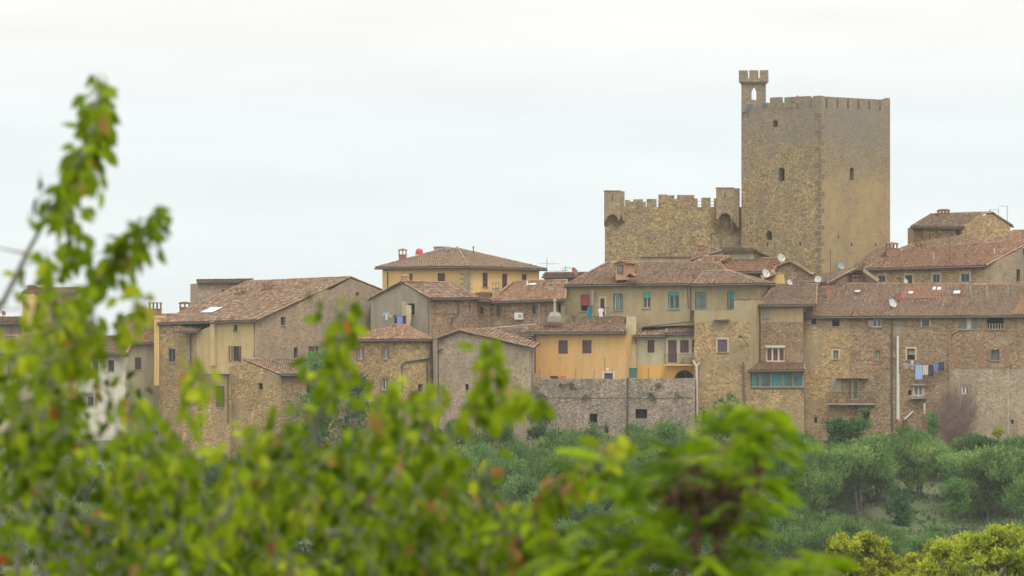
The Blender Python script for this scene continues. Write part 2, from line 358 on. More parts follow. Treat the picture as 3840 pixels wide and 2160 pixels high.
        if open_sh:
            for sg in ((-1, 1) if open_sh == 2 else ((-1,) if open_sh < 0 else (1,))):
                m = MB(); ww = (u1-u0)*.5
                a = u0-ww-.01 if sg < 0 else u1+.01
                s.box(m, a, a+ww, z0, z1, .02, .06)
                for k in range(8):
                    zz = z0 + (z1-z0)*(k+.5)/8; s.box(m, a+.05, a+ww-.05, zz-.02, zz+.02, .06, .075)
                part('shutter', m, shmat or WOODB, wo)
        if curtain:
            for (a, b, c, d, cm) in curtain:
                m = MB(); n = 9; prev = None
                for k in range(n+1):
                    uu = u0 + (u1-u0)*(a+(b-a)*k/n); oo = q+.04 + (.02 if k % 2 else 0)
                    cur = (s.pt(uu, z0+(z1-z0)*c, oo), s.pt(uu, z0+(z1-z0)*d, oo))
                    if prev: m.face([prev[0], cur[0], cur[1], prev[1]])
                    prev = cur
                part('curtain', m, cm, wo)
        if roller:
            m = MB(); n = 10; zz0 = z1-(z1-z0)*roller[0]
            for k in range(n):
                a = zz0+(z1-zz0)*k/n; s.box(m, u0+.03, u1-.03, a, a+(z1-zz0)/n*.86, -.1, -.06)
            part('roller_blind', m, roller[1], wo)
        if sill:
            m = MB(); s.box(m, u0-.08, u1+.08, z0-.07, z0-.003, -.05, .09); part('sill', m, SILL, wo)
        if surr:
            m = MB(); e = .16
            s.box(m, u0-e, u0, z0, z1, .003, .022); s.box(m, u1, u1+e, z0, z1, .003, .022); s.box(m, u0-e, u1+e, z1, z1+e*1.2, .003, .022)
            part('surround', m, surr, wo)
        return wo
    def pipe(s, pts, r=.05, mat=None, off=.1, name='drainpipe'):
        m = MB(); m.tube([s.pt(*s.hit(*p), off) for p in pts], r, 8)
        return part(name, m, mat or GUT, s.h.root)
    def rail(s, pts, hgt, mat=None, off=.1, step=.12, posts=None, name='railing', r=.012):
        q = [s.hit(*p) for p in pts]; m = MB()
        for a, b in zip(q[:-1], q[1:]):
            m.tube([s.pt(a[0], a[1]+hgt, off), s.pt(b[0], b[1]+hgt, off)], .02, 5); m.tube([s.pt(a[0], a[1]+.06, off), s.pt(b[0], b[1]+.06, off)], .014, 5)
            n = max(1, int(abs(b[0]-a[0])/step))
            for k in range(n+1):
                u = a[0]+(b[0]-a[0])*k/n; z = a[1]+(b[1]-a[1])*k/n
                m.tube([s.pt(u, z, off), s.pt(u, z+hgt, off)], r, 4)
        return part(name, m, mat or IRON, s.h.root)

def tiled(mb, pts, cw=.25, row=.40, thick=.14, tbase=.5, tvar=.5):
    """one roof plane: slab + individual half-round tiles clipped to the polygon"""
    pts = [Vector(p) for p in pts]
    n = (pts[1]-pts[0]).cross(pts[2]-pts[0]).normalized()
    if n.z < 0: n = -n
    d = Vector((0,0,-1)) - n*Vector((0,0,-1)).dot(n); d.normalize(); e = n.cross(d).normalized()
    o = pts[0]; q = [((p-o).dot(e), (p-o).dot(d)) for p in pts]
    low = [p - n*thick for p in pts]
    mb.face(pts, .13); mb.face(list(reversed(low)), .13)
    for i in range(len(pts)):
        j = (i+1) % len(pts); mb.face([pts[i], low[i], low[j], pts[j]], .13)
    s0 = min(a[0] for a in q); s1 = max(a[0] for a in q)
    nc = max(1, int((s1-s0)/cw)); step = (s1-s0)/nc
    prof = [(-.36, .0), (-.17, .085), (.17, .085), (.36, .0)]
    for c in range(nc):
        s = s0 + (c+.5)*step; ts = []
        for i in range(len(q)):
            a, b = q[i], q[(i+1) % len(q)]
            if (a[0]-s)*(b[0]-s) < 0: ts.append(a[1] + (b[1]-a[1])*(s-a[0])/(b[0]-a[0]))
        if len(ts) < 2: continue
        t0, t1 = min(ts), max(ts)
        if t1-t0 < .08: continue
        colt = U(-.1, .1)
        t = t1 + .03
        while t > t0+.02:
            ta = max(t0, t-row); ss = s + U(-.012, .012); lf = U(.0, .02)
            if R() < .02: lf += .04
            tint = min(1., max(.12, tbase + colt + U(-tvar, tvar)))
            up = [o + e*(ss + x*step*.86) + d*ta + n*(y*.8+.002+lf) for x, y in prof]
            dn = [o + e*(ss + x*step) + d*t + n*(y+.03+lf) for x, y in prof]
            for k in range(3): mb.face([up[k], dn[k], dn[k+1], up[k+1]], tint)
            if t > t1: mb.face([dn[0], dn[1], dn[2], dn[3]], .0)
            t -= row*U(.97, 1.03)
    return n

def capline(mb, a, b, r=.10):
    a = Vector(a); b = Vector(b); L_ = (b-a).length
    if L_ < .3: return
    d = (b-a)/L_; sd = d.cross(Vector((0,0,1))).normalized(); up = sd.cross(d); nn = max(1, int(L_/.4))
    for k in range(nn):
        p0 = a + d*(L_*k/nn); p1 = a + d*(L_*(k+1)/nn+.03); tint = U(.25, 1); j = U(0, .03)
        pr = [(-1, -.1), (-.6, .6), (0, .9), (.6, .6), (1, -.1)]
        A_ = [p0 + sd*(x*r) + up*(y*r+j) for x, y in pr]; B_ = [p1 + sd*(x*r*.85) + up*(y*r*.85+j+.02) for x, y in pr]
        for i in range(4): mb.face([A_[i], B_[i], B_[i+1], A_[i+1]], tint)

def solve_plane(pl):
    k = [P(*p) for p in pl if p[2] is not None][:3]
    n = (k[1]-k[0]).cross(k[2]-k[0]); out = []
    for p in pl:
        if p[2] is not None: out.append(P(*p))
        else:
            r = ray(p[0], p[1]); out.append(r*(n.dot(k[0])/n.dot(r)))
    return out

class House:
    def __init__(s, name, label, px, py, Y, cat='house', group=None):
        s.root = root(name, P(px, py, Y), label, cat, group); s.facs = []; s.walls = {}; s.order = []
    def wall(s, mat):
        if mat.name not in s.walls: s.walls[mat.name] = (MB(), mat)
        return s.walls[mat.name][0]
    def fac(s, A, B):
        f = Fac(s, A, B); s.facs.append(f); return f
    def back(s, mat, pts, z0=-12.):
        mb = s.wall(mat)
        for a, b in zip(pts[:-1], pts[1:]):
            mb.face([(a[0],a[1],z0), (b[0],b[1],z0), (b[0],b[1],b[2]), (a[0],a[1],a[2])])
    def close(s, mat, depth, z, z0=-12.):
        """hidden side and back walls so the house is a closed block"""
        a = s.facs[0].A; b = s.facs[-1].B
        na = s.facs[0].n if len(s.facs) == 1 else Vector((0, -1)); nb = s.facs[-1].n if len(s.facs) == 1 else Vector((0, -1))
        a2 = a - na*depth; b2 = b - nb*depth
        s.back(mat, [(b.x, b.y, z), (b2.x, b2.y, z), (a2.x, a2.y, z), (a.x, a.y, z)], z0)
    def lid(s, mat, pts):       # flat top
        s.wall(mat).face(pts)
    def roof(s, planes, mat, caps=True, gut=True, **k):
        mb = MB(); gm = MB(); any_g = False; solved = []
        for pl in planes:
            pts = solve_plane(pl); solved.append(pts); tiled(mb, pts, **k)
            zmin = min(p.z for p in pts)
            for i in range(len(pts)):
                a, b = pts[i], pts[(i+1) % len(pts)]
                if abs(a.z-b.z) < .45 and min(a.z, b.z) < zmin+.35 and (a-b).length > 1:
                    if gut:
                        dn = Vector((0, 0, -.13)); c = sum(pts, Vector())/len(pts); mid = (a+b)/2; o = (mid-c); o.z = 0
                        ed = (b-a).normalized(); o -= ed*o.dot(ed); o.z = 0; o.normalize()
                        gm.tube([a+dn+o*.07, b+dn+o*.07], .075, 8); any_g = True  # dark tube: a gutter that also draws in the shadow under the eave
                elif caps: capline(mb, a, b)
        r = part('roof', mb, mat, s.root); s.rf = r
        if any_g: part('gutter', gm, GUT, r)
        return solved
    def done(s):
        for f in s.facs: f.build()
        for k, (mb, mat) in s.walls.items(): part('wall', mb, mat, s.root)
    def chimney(s, px0, px1, pyt, pyb, Y, mat=None, style='vents', parent=None, label=None):
        a = P(px0, pyb, Y); b = P(px1, pyt, Y); w = b.x-a.x; x0, x1 = a.x, b.x; y0, y1 = Y, Y+max(w*.9, .4); z0, z1 = a.z-.5, b.z
        m = MB(); h = z1-a.z; mat = mat or BRICK
        if style == 'plain':
            m.box(x0, x1, y0, y1, z0, z1-.1); m.box(x0-.05, x1+.05, y0-.05, y1+.05, z1-.1, z1)
        else:
            zb = z1 - min(.62, h*.55); zc = z1-.24 if style != 'flat' else z1-.1
            m.box(x0, x1, y0, y1, z0, zb-.06); m.box(x0-.05, x1+.05, y0-.05, y1+.05, zb-.06, zb)
            n = max(2, int(w/.32)); pw = .09
            for i in range(n+1):
                x = x0 + (w-pw)*i/n
                m.box(x, x+pw, y0, y0+pw, zb, zc); m.box(x, x+pw, y1-pw, y1, zb, zc)
            m.box(x0-.08, x1+.08, y0-.08, y1+.08, zc, zc+.07)
            if style != 'flat':
                xm, ym = (x0+x1)/2, (y0+y1)/2; e = .1; zt = z1
                if style == 'dome':
                    prev = [(x0-e, zc+.07)]
                    for k in range(7):
                        q = math.pi*k/6; prev.append((xm-(w/2+e)*math.cos(q), zc+.07+(zt-zc-.07)*math.sin(q)))
                    for (xa, za), (xb, zb2) in zip(prev[:-1], prev[1:]):
                        if abs(xa-xb) > 1e-5: m.face([(xa,y0-e,za),(xb,y0-e,zb2),(xb,y1+e,zb2),(xa,y1+e,za)])
                    m.face([(x, y0-e, z) for x, z in prev]); m.face([(x, y1+e, z) for x, z in prev])
                else:
                    c = [(x0-e,y0-e,zc+.07),(x1+e,y0-e,zc+.07),(x1+e,y1+e,zc+.07),(x0-e,y1+e,zc+.07)]; r1 = (xm-.03, ym, zt)
                    for i in range(4): m.face([c[i], c[(i+1)%4], r1])
        return part('chimney', m, mat, parent or s.rf, label=label)
    def skylight(s, px0, py0, px1, py1, pl, mat=None):
        """a glazed roof hatch lying on the roof plane pl (solved points)"""
        n = (pl[1]-pl[0]).cross(pl[2]-pl[0]).normalized()
        if n.z < 0: n = -n
        def on(px, py):
            r = ray(px, py); return r*(n.dot(pl[0])/n.dot(r))
        d = Vector((0,0,-1)) - n*Vector((0,0,-1)).dot(n); d.normalize(); e = n.cross(d).normalized()
        c = on((px0+px1)/2, (py0+py1)/2); a_ = (on(px1, (py0+py1)/2)-on(px0, (py0+py1)/2)).length/2; b_ = (on((px0+px1)/2, py1)-on((px0+px1)/2, py0)).length/2
        m = MB(); q = [c-e*a_-d*b_, c+e*a_-d*b_, c+e*a_+d*b_, c-e*a_+d*b_]
        m.hexa([p+n*.0 for p in q]+[p+n*.13 for p in q]); w = part('skylight', m, GUT, s.root)
        m = MB(); m.face([c+(p-c)*.88+n*.135 for p in q]); part('glazing', m, mat or SHIN, w); return w

# ------------------------------------------------------------------ terrain
def ground_z(x, Y):
    pts = [(-200,-2.5),(0,-3),(60,-9),(100,-15),(150,-20.5),(200,-23.5),(300,-24),(345,-19.6),(370,-15.2),(385,-12.6),(394,-10.6),(400,-8.7),(412,-7),(430,-8),(600,-50),(3000,-60)]
    for a, b in zip(pts[:-1], pts[1:]):
        if Y <= b[0]:
            t = max(0, (Y-a[0])/(b[0]-a[0])); z = a[1]+(b[1]-a[1])*t; break
    else: z = -60
    if 250 < Y < 450: z -= max(0, x-28)*.035 + max(0, -x-5)*.02
    if 300 < Y < 397: z += .5*mnoise.noise(Vector((x*.12, Y*.12, 0)))
    return z
def axis(a, b, fine0, fine1, fs, cs):
    r = []; x = a
    while x < b:
        r.append(x); x += fs if fine0 <= x < fine1 else cs
    r.append(b); return r
xs = axis(-1500, 1500, -60, 60, 1.5, 72); ys = axis(-300, 3000, 0, 420, 2., 60)
mb = MB(); mb.v = [(x, y, ground_z(x, y)) for y in ys for x in xs]; nx = len(xs)
mb.f = [(j*nx+i, j*nx+i+1, (j+1)*nx+i+1, (j+1)*nx+i) for j in range(len(ys)-1) for i in range(nx-1)]; mb.t = [.5]*len(mb.f)
gm, t, o = newmat('hill_soil'); tc = N(t, 'ShaderNodeTexCoord'); co = tc.outputs['Object']
c = mixc(t, mrange(t, noisef(t, co, .16, 6., .6), .46, .66), (.06, .09, .03), (.12, .085, .05))
c = mixc(t, mrange(t, noisef(t, co, 1.4, 6., .7), .45, .7), c, (.085, .105, .04))
p = N(t, 'ShaderNodeBsdfPrincipled', i_Roughness=1.); L(t, c, p.inputs['Base Color']); L(t, p.outputs[0], o.inputs[0])
solo('ground', mb, gm, (0, 0, 0), None, None, smooth=True)['kind'] = 'structure'

# ------------------------------------------------------------------ castle tower
h = House('castle_tower', 'tall five-sided castle keep of yellow-brown rubble with battlements, the highest building', 3075, 1300, 412, 'tower')
YL, YC, YR = 419.5, 412., 419.
fl = h.fac((2780, YL), (3075, YC)); fr = h.fac((3075, YC), (3338, YR))
fl.seg(S_TOWER, [(2780, 406), (3075, 403)]); fr.seg(S_TOWERR, [(3075, 403), (3338, 414)])
for f, w in ((fl, (2898,450,2916,475)), (fl, (2919,628,2942,678)), (fl, (2873,865,2895,900)), (fr, (3187,627,3202,675))):
    f.win('dark', *w, arch=True, sill=False, depth=.7)
for f, w in ((fl, (2876,909,2882,925)), (fl, (2998,905,3003,920)), (fr, (3142,879,3146,893)), (fr, (3191,911,3197,922)), (fr, (3281,911,3286,925))):
    f.win('dark', *w, sill=False, depth=.5, name='slit')
tl, tcn, trr = fl.pt(0, 0), fr.pt(0, 0), fr.pt((fr.B-fr.A).length, 0)
bk1 = Vector((tl.x+3., tl.y+9, 0)); bk2 = Vector((trr.x-.5, trr.y+8, 0)); zt = fl.hit(2780, 406)[1]; ztr = fr.hit(3338, 414)[1]
h.back(S_TOWER, [(trr.x, trr.y, ztr), (bk2.x, bk2.y, zt), (bk1.x, bk1.y, zt), (tl.x, tl.y, zt)])
zd = zt - .9      # roof deck
h.lid(S_TOWER, [(tl.x, tl.y, zd), (tcn.x, tcn.y, zd), (trr.x, trr.y, zd), (bk2.x, bk2.y, zd), (bk1.x, bk1.y, zd)])
m = MB()
def merlon(f, p0, p1, top, bot, th=.45, m=m):
    u0, z1 = f.hit(p0, top); u1, z0 = f.hit(p1, bot); zt1 = f.hit(p1, top)[1]
    f.box(m, u0, u1, z0-.02, z1, -th, .0)
for a, b, t_ in ((2887,2924,366),(2941,2977,365),(2993,3031,362),(3048,3074.5,360)): merlon(fl, a, b, t_, 406)
for i, (a, b) in enumerate(((3075.5,3096),(3104,3136),(3144,3176),(3184,3216),(3224,3256),(3264,3296),(3304,3338))): merlon(fr, a, b, 360+i*2.2, 403+i*1.9)
for f, a, b, n in ((None, trr, bk2, 5), (None, bk2, bk1, 5), (None, bk1, tl, 5)):
    d = (b-a); ln = d.length; d = d.normalized(); nn = Vector((d.y, -d.x, 0))
    for k in range(n):
        p0 = a + d*(ln*(k+.15)/n); p1 = a + d*(ln*(k+.85)/n)
        q = [p0, p1, p1-nn*.4, p0-nn*.4]; z1_ = zt+1.
        m.hexa([(v.x, v.y, zd) for v in q] + [(v.x, v.y, z1_) for v in q])
part('battlement', m, S_TOWER, h.root)
# parapet inner thickness
m = MB()
for f in (fl, fr):
    ln = (f.B-f.A).length; f.box(m, .05, ln-.05, zd, f.hit(3075, 408)[1], -.5, -.004)
part('parapet', m, S_TOWER, h.root)
# corner quoins, slightly proud bands
m = MB()
for k in range(30):
    y = 425+k*21; 
    for f in (fl, fr):
        ln = (f.B-f.A).length; u, z = f.hit(3075, y); w = .62 if (k+(f is fr)) % 3 == 0 else .22
        if f is fl: f.box(m, ln-w, ln, z-.42, z, .0, .02)
        else: f.box(m, 0.0, w, z-.42, z, .0, .02)
part('quoins', m, stone('quoin_stone', [(.19,.16,.115),(.26,.22,.15),(.22,.185,.13)], (.2,.17,.12), scale=2.), h.root)
# bell turret
m = MB(); 
ft = Fac(h, (2772, YL-.35), (2879, YL-.9))
def tz(py): return ft.hit(2825, py)[1]
def tu(px): return ft.hit(px, 300)[0]
uA, uB, uC, uD = tu(2780), tu(2816), tu(2836), tu(2870)
th = .4
ft.box(m, uA, uB, tz(420), tz(318), -th, 0); ft.box(m, uC, uD, tz(420), tz(318), -th, 0)
# pointed arch head
prev = None; um = (uB+uC)/2; zs = tz(345); za = tz(328)
for k in range(9):
    x = -1 + k*.25; z = zs + (za-zs)*(1-abs(x)**1.8); p = (um + x*(uC-uB)/2, z)
    if prev: m.hexa([ft.pt(prev[0],prev[1],0), ft.pt(p[0],p[1],0), ft.pt(p[0],p[1],-th), ft.pt(prev[0],prev[1],-th), ft.pt(prev[0],tz(318),0), ft.pt(p[0],tz(318),0), ft.pt(p[0],tz(318),-th), ft.pt(prev[0],tz(318),-th)])
    prev = p
uL, uR = tu(2772), tu(2879)
pr = lambda o0, o1, z: [ft.pt(uA-o0, z, o1), ft.pt(uD+o0, z, o1), ft.pt(uD+o0, z, -th-o1), ft.pt(uA-o0, z, -th-o1)]
e_ = uA-uL; m.hexa(pr(0, 0, tz(318)) + pr(e_, .25, tz(307)))
ft.box(m, uL, uR, tz(307), tz(293), -th-.25, .25)
for a, b in ((2772,2802),(2811,2841),(2850,2879)):
    ft.box(m, tu(a), tu(b), tz(293), tz(264), -.5, .25)
part('bell_turret', m, S_TOWER, h.root)
h.done()
# folded garden umbrellas and chairs on the tower deck
UMB = plain('umbrella_cloth', (.16,.05,.06), .9, .2); BLU = plain('blue_cloth', (.11,.13,.17), .8, .15)
for i, (px, py, w, lb) in enumerate(((2990, 361, 26, 'dark red parasol with its tip above the tower battlements, left of the pair'), (3040, 364, 24, 'dark red parasol behind the corner merlon of the tower'), (2928, 378, 22, 'low dark red parasol in the first gap right of the bell turret'))):
    Y = 417.5 - (px-2928)*.018; c = P(px, py, Y); m = MB(); r_ = w/38*.9
    rr = root('parasol', (c.x, c.y, zd), lb, 'parasol', 'parasols on the tower deck')
    prev = None; n = 8; top = Vector((c.x, c.y, c.z+.1))
    for k in range(n):
        a0, a1 = 2*math.pi*k/n, 2*math.pi*(k+1)/n
        m.face([top, (c.x+r_*math.cos(a0), c.y+r_*math.sin(a0), c.z-.4), (c.x+r_*math.cos(a1), c.y+r_*math.sin(a1), c.z-.4)])
    part('canopy', m, UMB, rr); m = MB(); m.tube([(c.x, c.y, zd), (c.x, c.y, c.z)], .03, 6); part('pole', m, IRON, rr)
for i, (px, lb) in enumerate(((2812, 'pale blue garden chair under the bell turret arch'), (2868, 'pale blue garden chair right of the bell turret'), (2982, 'pale blue garden chair in the middle gap of the left battlement'), (3036, 'pale blue garden chair in the gap beside the tower corner'))):
    Y = 419 - (px-2812)*.021; c = P(px, 398, Y); c.z = zd
    rr = root('garden_chair', c, lb, 'chair', 'garden chairs on the tower deck')
    m = MB(); m.box(c.x-.28, c.x+.28, c.y-.25, c.y-.2, c.z+.45, c.z+1.25); part('backrest', m, BLU, rr)
    m = MB(); m.box(c.x-.28, c.x+.28, c.y-.19, c.y+.28, c.z+.42, c.z+.47); part('seat', m, BLU, rr)
    for sx in (-.25, .25):
        for sy in (-.2, .25):
            m = MB(); m.tube([(c.x+sx, c.y+sy, c.z), (c.x+sx, c.y+sy, c.z+.42)], .02, 5); part('leg', m, IRON, rr)

# ------------------------------------------------------------------ castle curtain wall
h = House('castle_wall', 'long castle curtain wall with battlements and two box turrets, left of the tower', 2500, 1000, 420, 'castle wall')
fw = h.fac((2268, 420), (2800, 420.5))
fw.seg(S_TOWER, [(2268, 776), (2800, 776)])
z0_ = fw.hit(2300, 776)[1]; A_ = fw.pt(0, 0); B_ = fw.pt((fw.B-fw.A).length, 0)
h.back(S_TOWER, [(B_.x, B_.y, z0_), (B_.x+2, B_.y+7, z0_), (A_.x+1.2, A_.y+7, z0_), (A_.x, A_.y, z0_)])
h.lid(S_TOWER, [(A_.x, A_.y, z0_-.7), (B_.x, B_.y, z0_-.7), (B_.x+2, B_.y+7, z0_-.7), (A_.x+1.2, A_.y+7, z0_-.7)])
m = MB()
for a, b, t_ in ((2345,2362,750),(2376,2411,747),(2426,2462,746),(2470,2502,729),(2529,2555,746),(2577,2604,731),(2631,2665,741)):
    merlon(fw, a, b, t_, 777, .45, m)
fb = Fac(h, (2300, 426.5), (2780, 426.9))
for a, b, t_ in ((2362,2378,756),(2404,2422,756),(2500,2529,732),(2540,2578,731),(2600,2616,744),(2678,2690,744)):
    merlon(fb, a, b, t_, 777, .45, m)
fw.box(m, 0.5, 13., z0_-.7, z0_-.02, -.5, -.004)
part('battlement', m, S_TOWER, h.root)
S_DARKT = stone('stone_turret', [(.22,.18,.115),(.34,.275,.165),(.43,.35,.21),(.28,.235,.15)], (.28,.235,.16), scale=3., weather=.5, wcol=(.2,.185,.15))
def boxturret(p0, p1, ps, top, archtop, tip, lab):
    f = Fac(h, (p0, 419.35), (p1, 419.35)); m = MB(); ua, zt_ = f.hit(p0, top); ub, _ = f.hit(p1, top); dp = .9
    zc = f.hit(p0, archtop-14)[1]; f.box(m, ua, ub, zc, zt_, -dp, 0)
    f.box(m, ua-.05, ub+.05, zt_, zt_+.09, -dp, .05)
    # side wing visible on the right
    f2z = f.hit(p0, archtop)[1]; um = (ua+ub)/2; r_ = (ub-ua)/2*.68; prev = None; zs = f2z - r_
    for k in range(13):
        q = math.pi*k/12; p = (um - r_*math.cos(q), zs + r_*math.sin(q))
        if prev: m.hexa([f.pt(prev[0],prev[1],0), f.pt(p[0],p[1],0), f.pt(p[0],p[1],-dp), f.pt(prev[0],prev[1],-dp), f.pt(prev[0],zc,0), f.pt(p[0],zc,0), f.pt(p[0],zc,-dp), f.pt(prev[0],zc,-dp)])
        prev = p
    zt2 = f.hit(p0, tip)[1]
    for a, b in ((ua, um-r_), (um+r_, ub)):
        m.hexa([f.pt(a,zt2,-dp+.02), f.pt(b,zt2,-dp+.02), f.pt(b,zt2,-dp-.01), f.pt(a,zt2,-dp-.01), f.pt(a,zs,0), f.pt(b,zs,0), f.pt(b,zs,-dp), f.pt(a,zs,-dp)])
        f.box(m, a, b, zs, zc, -dp, 0)
    part('box_turret', m, S_DARKT, h.root, label=lab)
    m = MB(); prev = None
    for k in range(13):
        q = math.pi*k/12; p = [(um - (r_+e)*math.cos(q), zs + (r_+e)*math.sin(q)) for e in (.0, .11)]
        if prev: m.face([f.pt(*prev[0], .012), f.pt(*p[0], .012), f.pt(*p[1], .012), f.pt(*prev[1], .012)])
        prev = p
    part('arch_bricks', m, BRICK, h.root)
    m = MB(); uu, zz = f.hit((p0+p1)/2, top+22); f.box(m, uu-.05, uu+.05, zz-.35, zz+.2, .002, .008); part('slit', m, DARK, h.root)  # dark strip laid on the face, painting the shade of a slit
boxturret(2266, 2326, 2342, 717, 805, 849, 'left box turret')
boxturret(2687, 2751, 2775, 706, 800, 872, 'right box turret')
m = MB()   # angled side faces of the two turrets
for (x0, x1, top, bot) in ((2326, 2342, 717, 835), (2751, 2774, 706, 860)):
    a, b = P(x0, top, 419.37), P(x1, top, 420.0); a2, b2 = P(x0, bot-30, 419.37), P(x1, bot, 420.0)
    m.hexa([a2, b2, b2+Vector((-.35,.2,0)), a2+Vector((-.1,.6,0)), a, b, b+Vector((-.35,.2,0)), a+Vector((-.1,.6,0))])
part('turret_flank', m, S_DARKT, h.root)
for px, py in ((2660, 755), (2660, 768)):
    m = MB(); m.tube([P(2612, py, 425), P(2632, py, 425)], .02, 5); m.tube([P(2662, py, 425), P(2690, py, 425)], .02, 5); m.tube([P(2422, py, 425), P(2470, py, 425)], .02, 5)
    part('handrail', m, IRON, h.root)
h.done()

# ------------------------------------------------------------------ yellow villa (rear, left of centre)
h = House('yellow_villa', 'yellow villa with a dark hipped roof, highest house left of the castle', 1756, 1300, 410)
a = h.fac((1434, 414.5), (1756, 410)); b = h.fac((1756, 410), (2022, 416))
a.seg(R_YELLOW, [(1434, 1005), (1756, 1001)]); b.seg(R_YELLOW, [(1756, 1001), (2022, 1009)])
h.close(R_YELLOW, 10, 7.2)
h.roof([[(1408, 1003, 414.6), (1757, 999, 409.3), (1720, 933, 418.), (1672, 931, None)], [(1757, 999, 409.3), (2050, 1009, 416.2), (1720, 933, 418.)],
        [(1408, 1003, 414.6), (1672, 931, 418.6), (1650, 1005, 428)], [(2050, 1009, 416.2), (1720, 933, 418.), (1672, 931, 418.6), (1650, 1005, 428)]], T_BROWN, tvar=.35)
a.win('shut', 1641, 1024, 1669, 1056, sill=False); a.win('shut', 1534, 1025, 1547, 1055); a.win('shut', 1744-101, 1024+0, 1668, 1056) if False else None
b.win('shut', 1810, 1022, 1829, 1076); b.win('shut', 1883, 1026, 1902, 1080); b.win('shut', 1957, 1028, 1975, 1053)
a.pipe([(1441, 1006), (1452, 1015), (1455, 1022), (1455, 1090)]); b.pipe([(1757, 1003), (1757, 1095)], mat=CONC)
m = MB()
for k in range(8):
    for f, sg in ((a, -1), (b, 1)):
        u, z = f.hit(1756, 1024+k*9); ln = (a.B-a.A).length; w = .5 if k % 2 else .9
        if f is a: f.box(m, ln-w, ln, z-.2, z, 0, .025)
        elif k > 2 or True: f.box(m, 0, w*.6, z-.2, z, 0, .025)
part('quoins', m, SILL, h.root)
h.chimney(1495, 1524, 930, 975, 416, style='pyramid'); h.chimney(1627, 1666, 924, 948, 421, mat=S_PALE, style='plain')
m = MB(); c = P(1572, 965, 417.5)
m.box(c.x-.35, c.x+.35, c.y-.3, c.y+.3, c.z-.6, c.z+.02); part('chimney', m, BRICK, h.rf)
m = MB(); prev = None
for k in range(7):
    q = math.pi/2*k/6; r_ = .38*math.cos(q)**.6 if k < 6 else .02; z = c.z+.28+.6*math.sin(q); ring = [(c.x+r_*math.cos(t_*math.pi/6), c.y+r_*math.sin(t_*math.pi/6), z) for t_ in range(12)]
    if prev:
        for i in range(12): m.face([prev[i], prev[(i+1)%12], ring[(i+1)%12], ring[i]])
    prev = ring
for sx in (-.3, .3):
    for sy in (-.2, .2): m.tube([(c.x+sx, c.y+sy, c.z), (c.x+sx, c.y+sy, c.z+.3)], .025, 5)
m.tube([(c.x, c.y, c.z), (c.x, c.y, c.z+.2)], .2, 10)
part('chimney_cowl', m, plain('cowl_red', (.45, .03, .035), .45, .1), h.rf, label='bright red domed cowl')
m = MB(); m.tube([P(1775, 950, 416), P(1775, 928, 416)], .05, 6); m.tube([P(1775, 928, 416), P(1775, 924, 416)], .09, 6); part('vent_pipe', m, IRON, h.rf)
for px, py in ((1674,927),(1686,928),(1714,927),(1786,946),(1808,953),(1884,971),(1938,982),(1990,992)):
    m = MB(); c = P(px, py, 417); m.box(c.x-.1, c.x+.1, c.y-.1, c.y+.1, c.z-.3, c.z+.08); part('ridge_stone', m, S_PALE, h.rf)
h.done()
# ------------------------------------------------------------------ row of far roofs between villa and castle
h = House('grey_roofed_house', 'low house top with grey tiles behind the tilted red dish', 2120, 1060, 421)
a = h.fac((2040, 421), (2300, 421)); a.seg(R_GREY, [(2040, 1038), (2300, 1036)]); h.close(R_GREY, 6, 6.)
h.roof([[(2036, 1036, 420.6), (2300, 1033, 420.6), (2300, 1022, 424), (2044, 1024, None)]], T_BROWN)
h.done()

# ------------------------------------------------------------------ grey gabled house (D)
h = House('gabled_house', 'grey rendered house with brick chimney on its gable, laundry hung on its wall', 1612, 1250, 402)
a = h.fac((1390, 405.2), (1612, 402)); b = h.fac((1612, 402), (1795, 408))
a.seg(R_GREY, [(1390, 1121), (1504, 1062), (1612, 1120)]); b.seg(S_BROWN, [(1612, 1120), (1795, 1119)])
h.close(S_BROWN, 8, 4.2)
h.roof([[(1616, 1118, 401.4), (1795, 1117, 407.6), (1695, 1060, 410.2), (1504, 1056, None)], [(1384, 1120, 405.2), (1504, 1056, 403.3), (1695, 1060, 410.2), (1580, 1120, None)]], T_OLD)
a.win('dark', 1531, 1138, 1555, 1180); b.win('dark', 1758, 1136, 1764, 1166, sill=False, name='slit')
m = MB(); a.pbox(m, 1507, 1131, 1523, 1185, .002, .02); part('patch', m, R_CREAM, h.root)
h.chimney(1506, 1537, 1028, 1066, 404.6, mat=BRICKO, style='vents')
b.pipe([(1722, 1120), (1718, 1128), (1716, 1180), (1694, 1192), (1690, 1222)])
b.pipe([(1612, 1174), (1716, 1175)], r=.02, name='cable')
a.pipe([(1606, 1120), (1611, 1250)], r=.035)
h.done()
fD = a
# connecting bit with small window + roofs E
h = House('narrow_house', 'narrow brown stone house with a crooked shutter, squeezed right of the grey gabled house', 1812, 1240, 408)
a = h.fac((1786, 408.2), (1836, 407.5)); a.seg(S_BROWN, [(1786, 1128), (1836, 1126)]); h.close(S_BROWN, 4, 3.)
h.roof([[(1772, 1122, 407.6), (1838, 1126, 407.), (1870, 1098, 411), (1768, 1098, None)]], T_RED)
a.win('dark', 1798, 1150, 1811, 1178, open_sh=-1, shmat=PIPEO)
h.done()
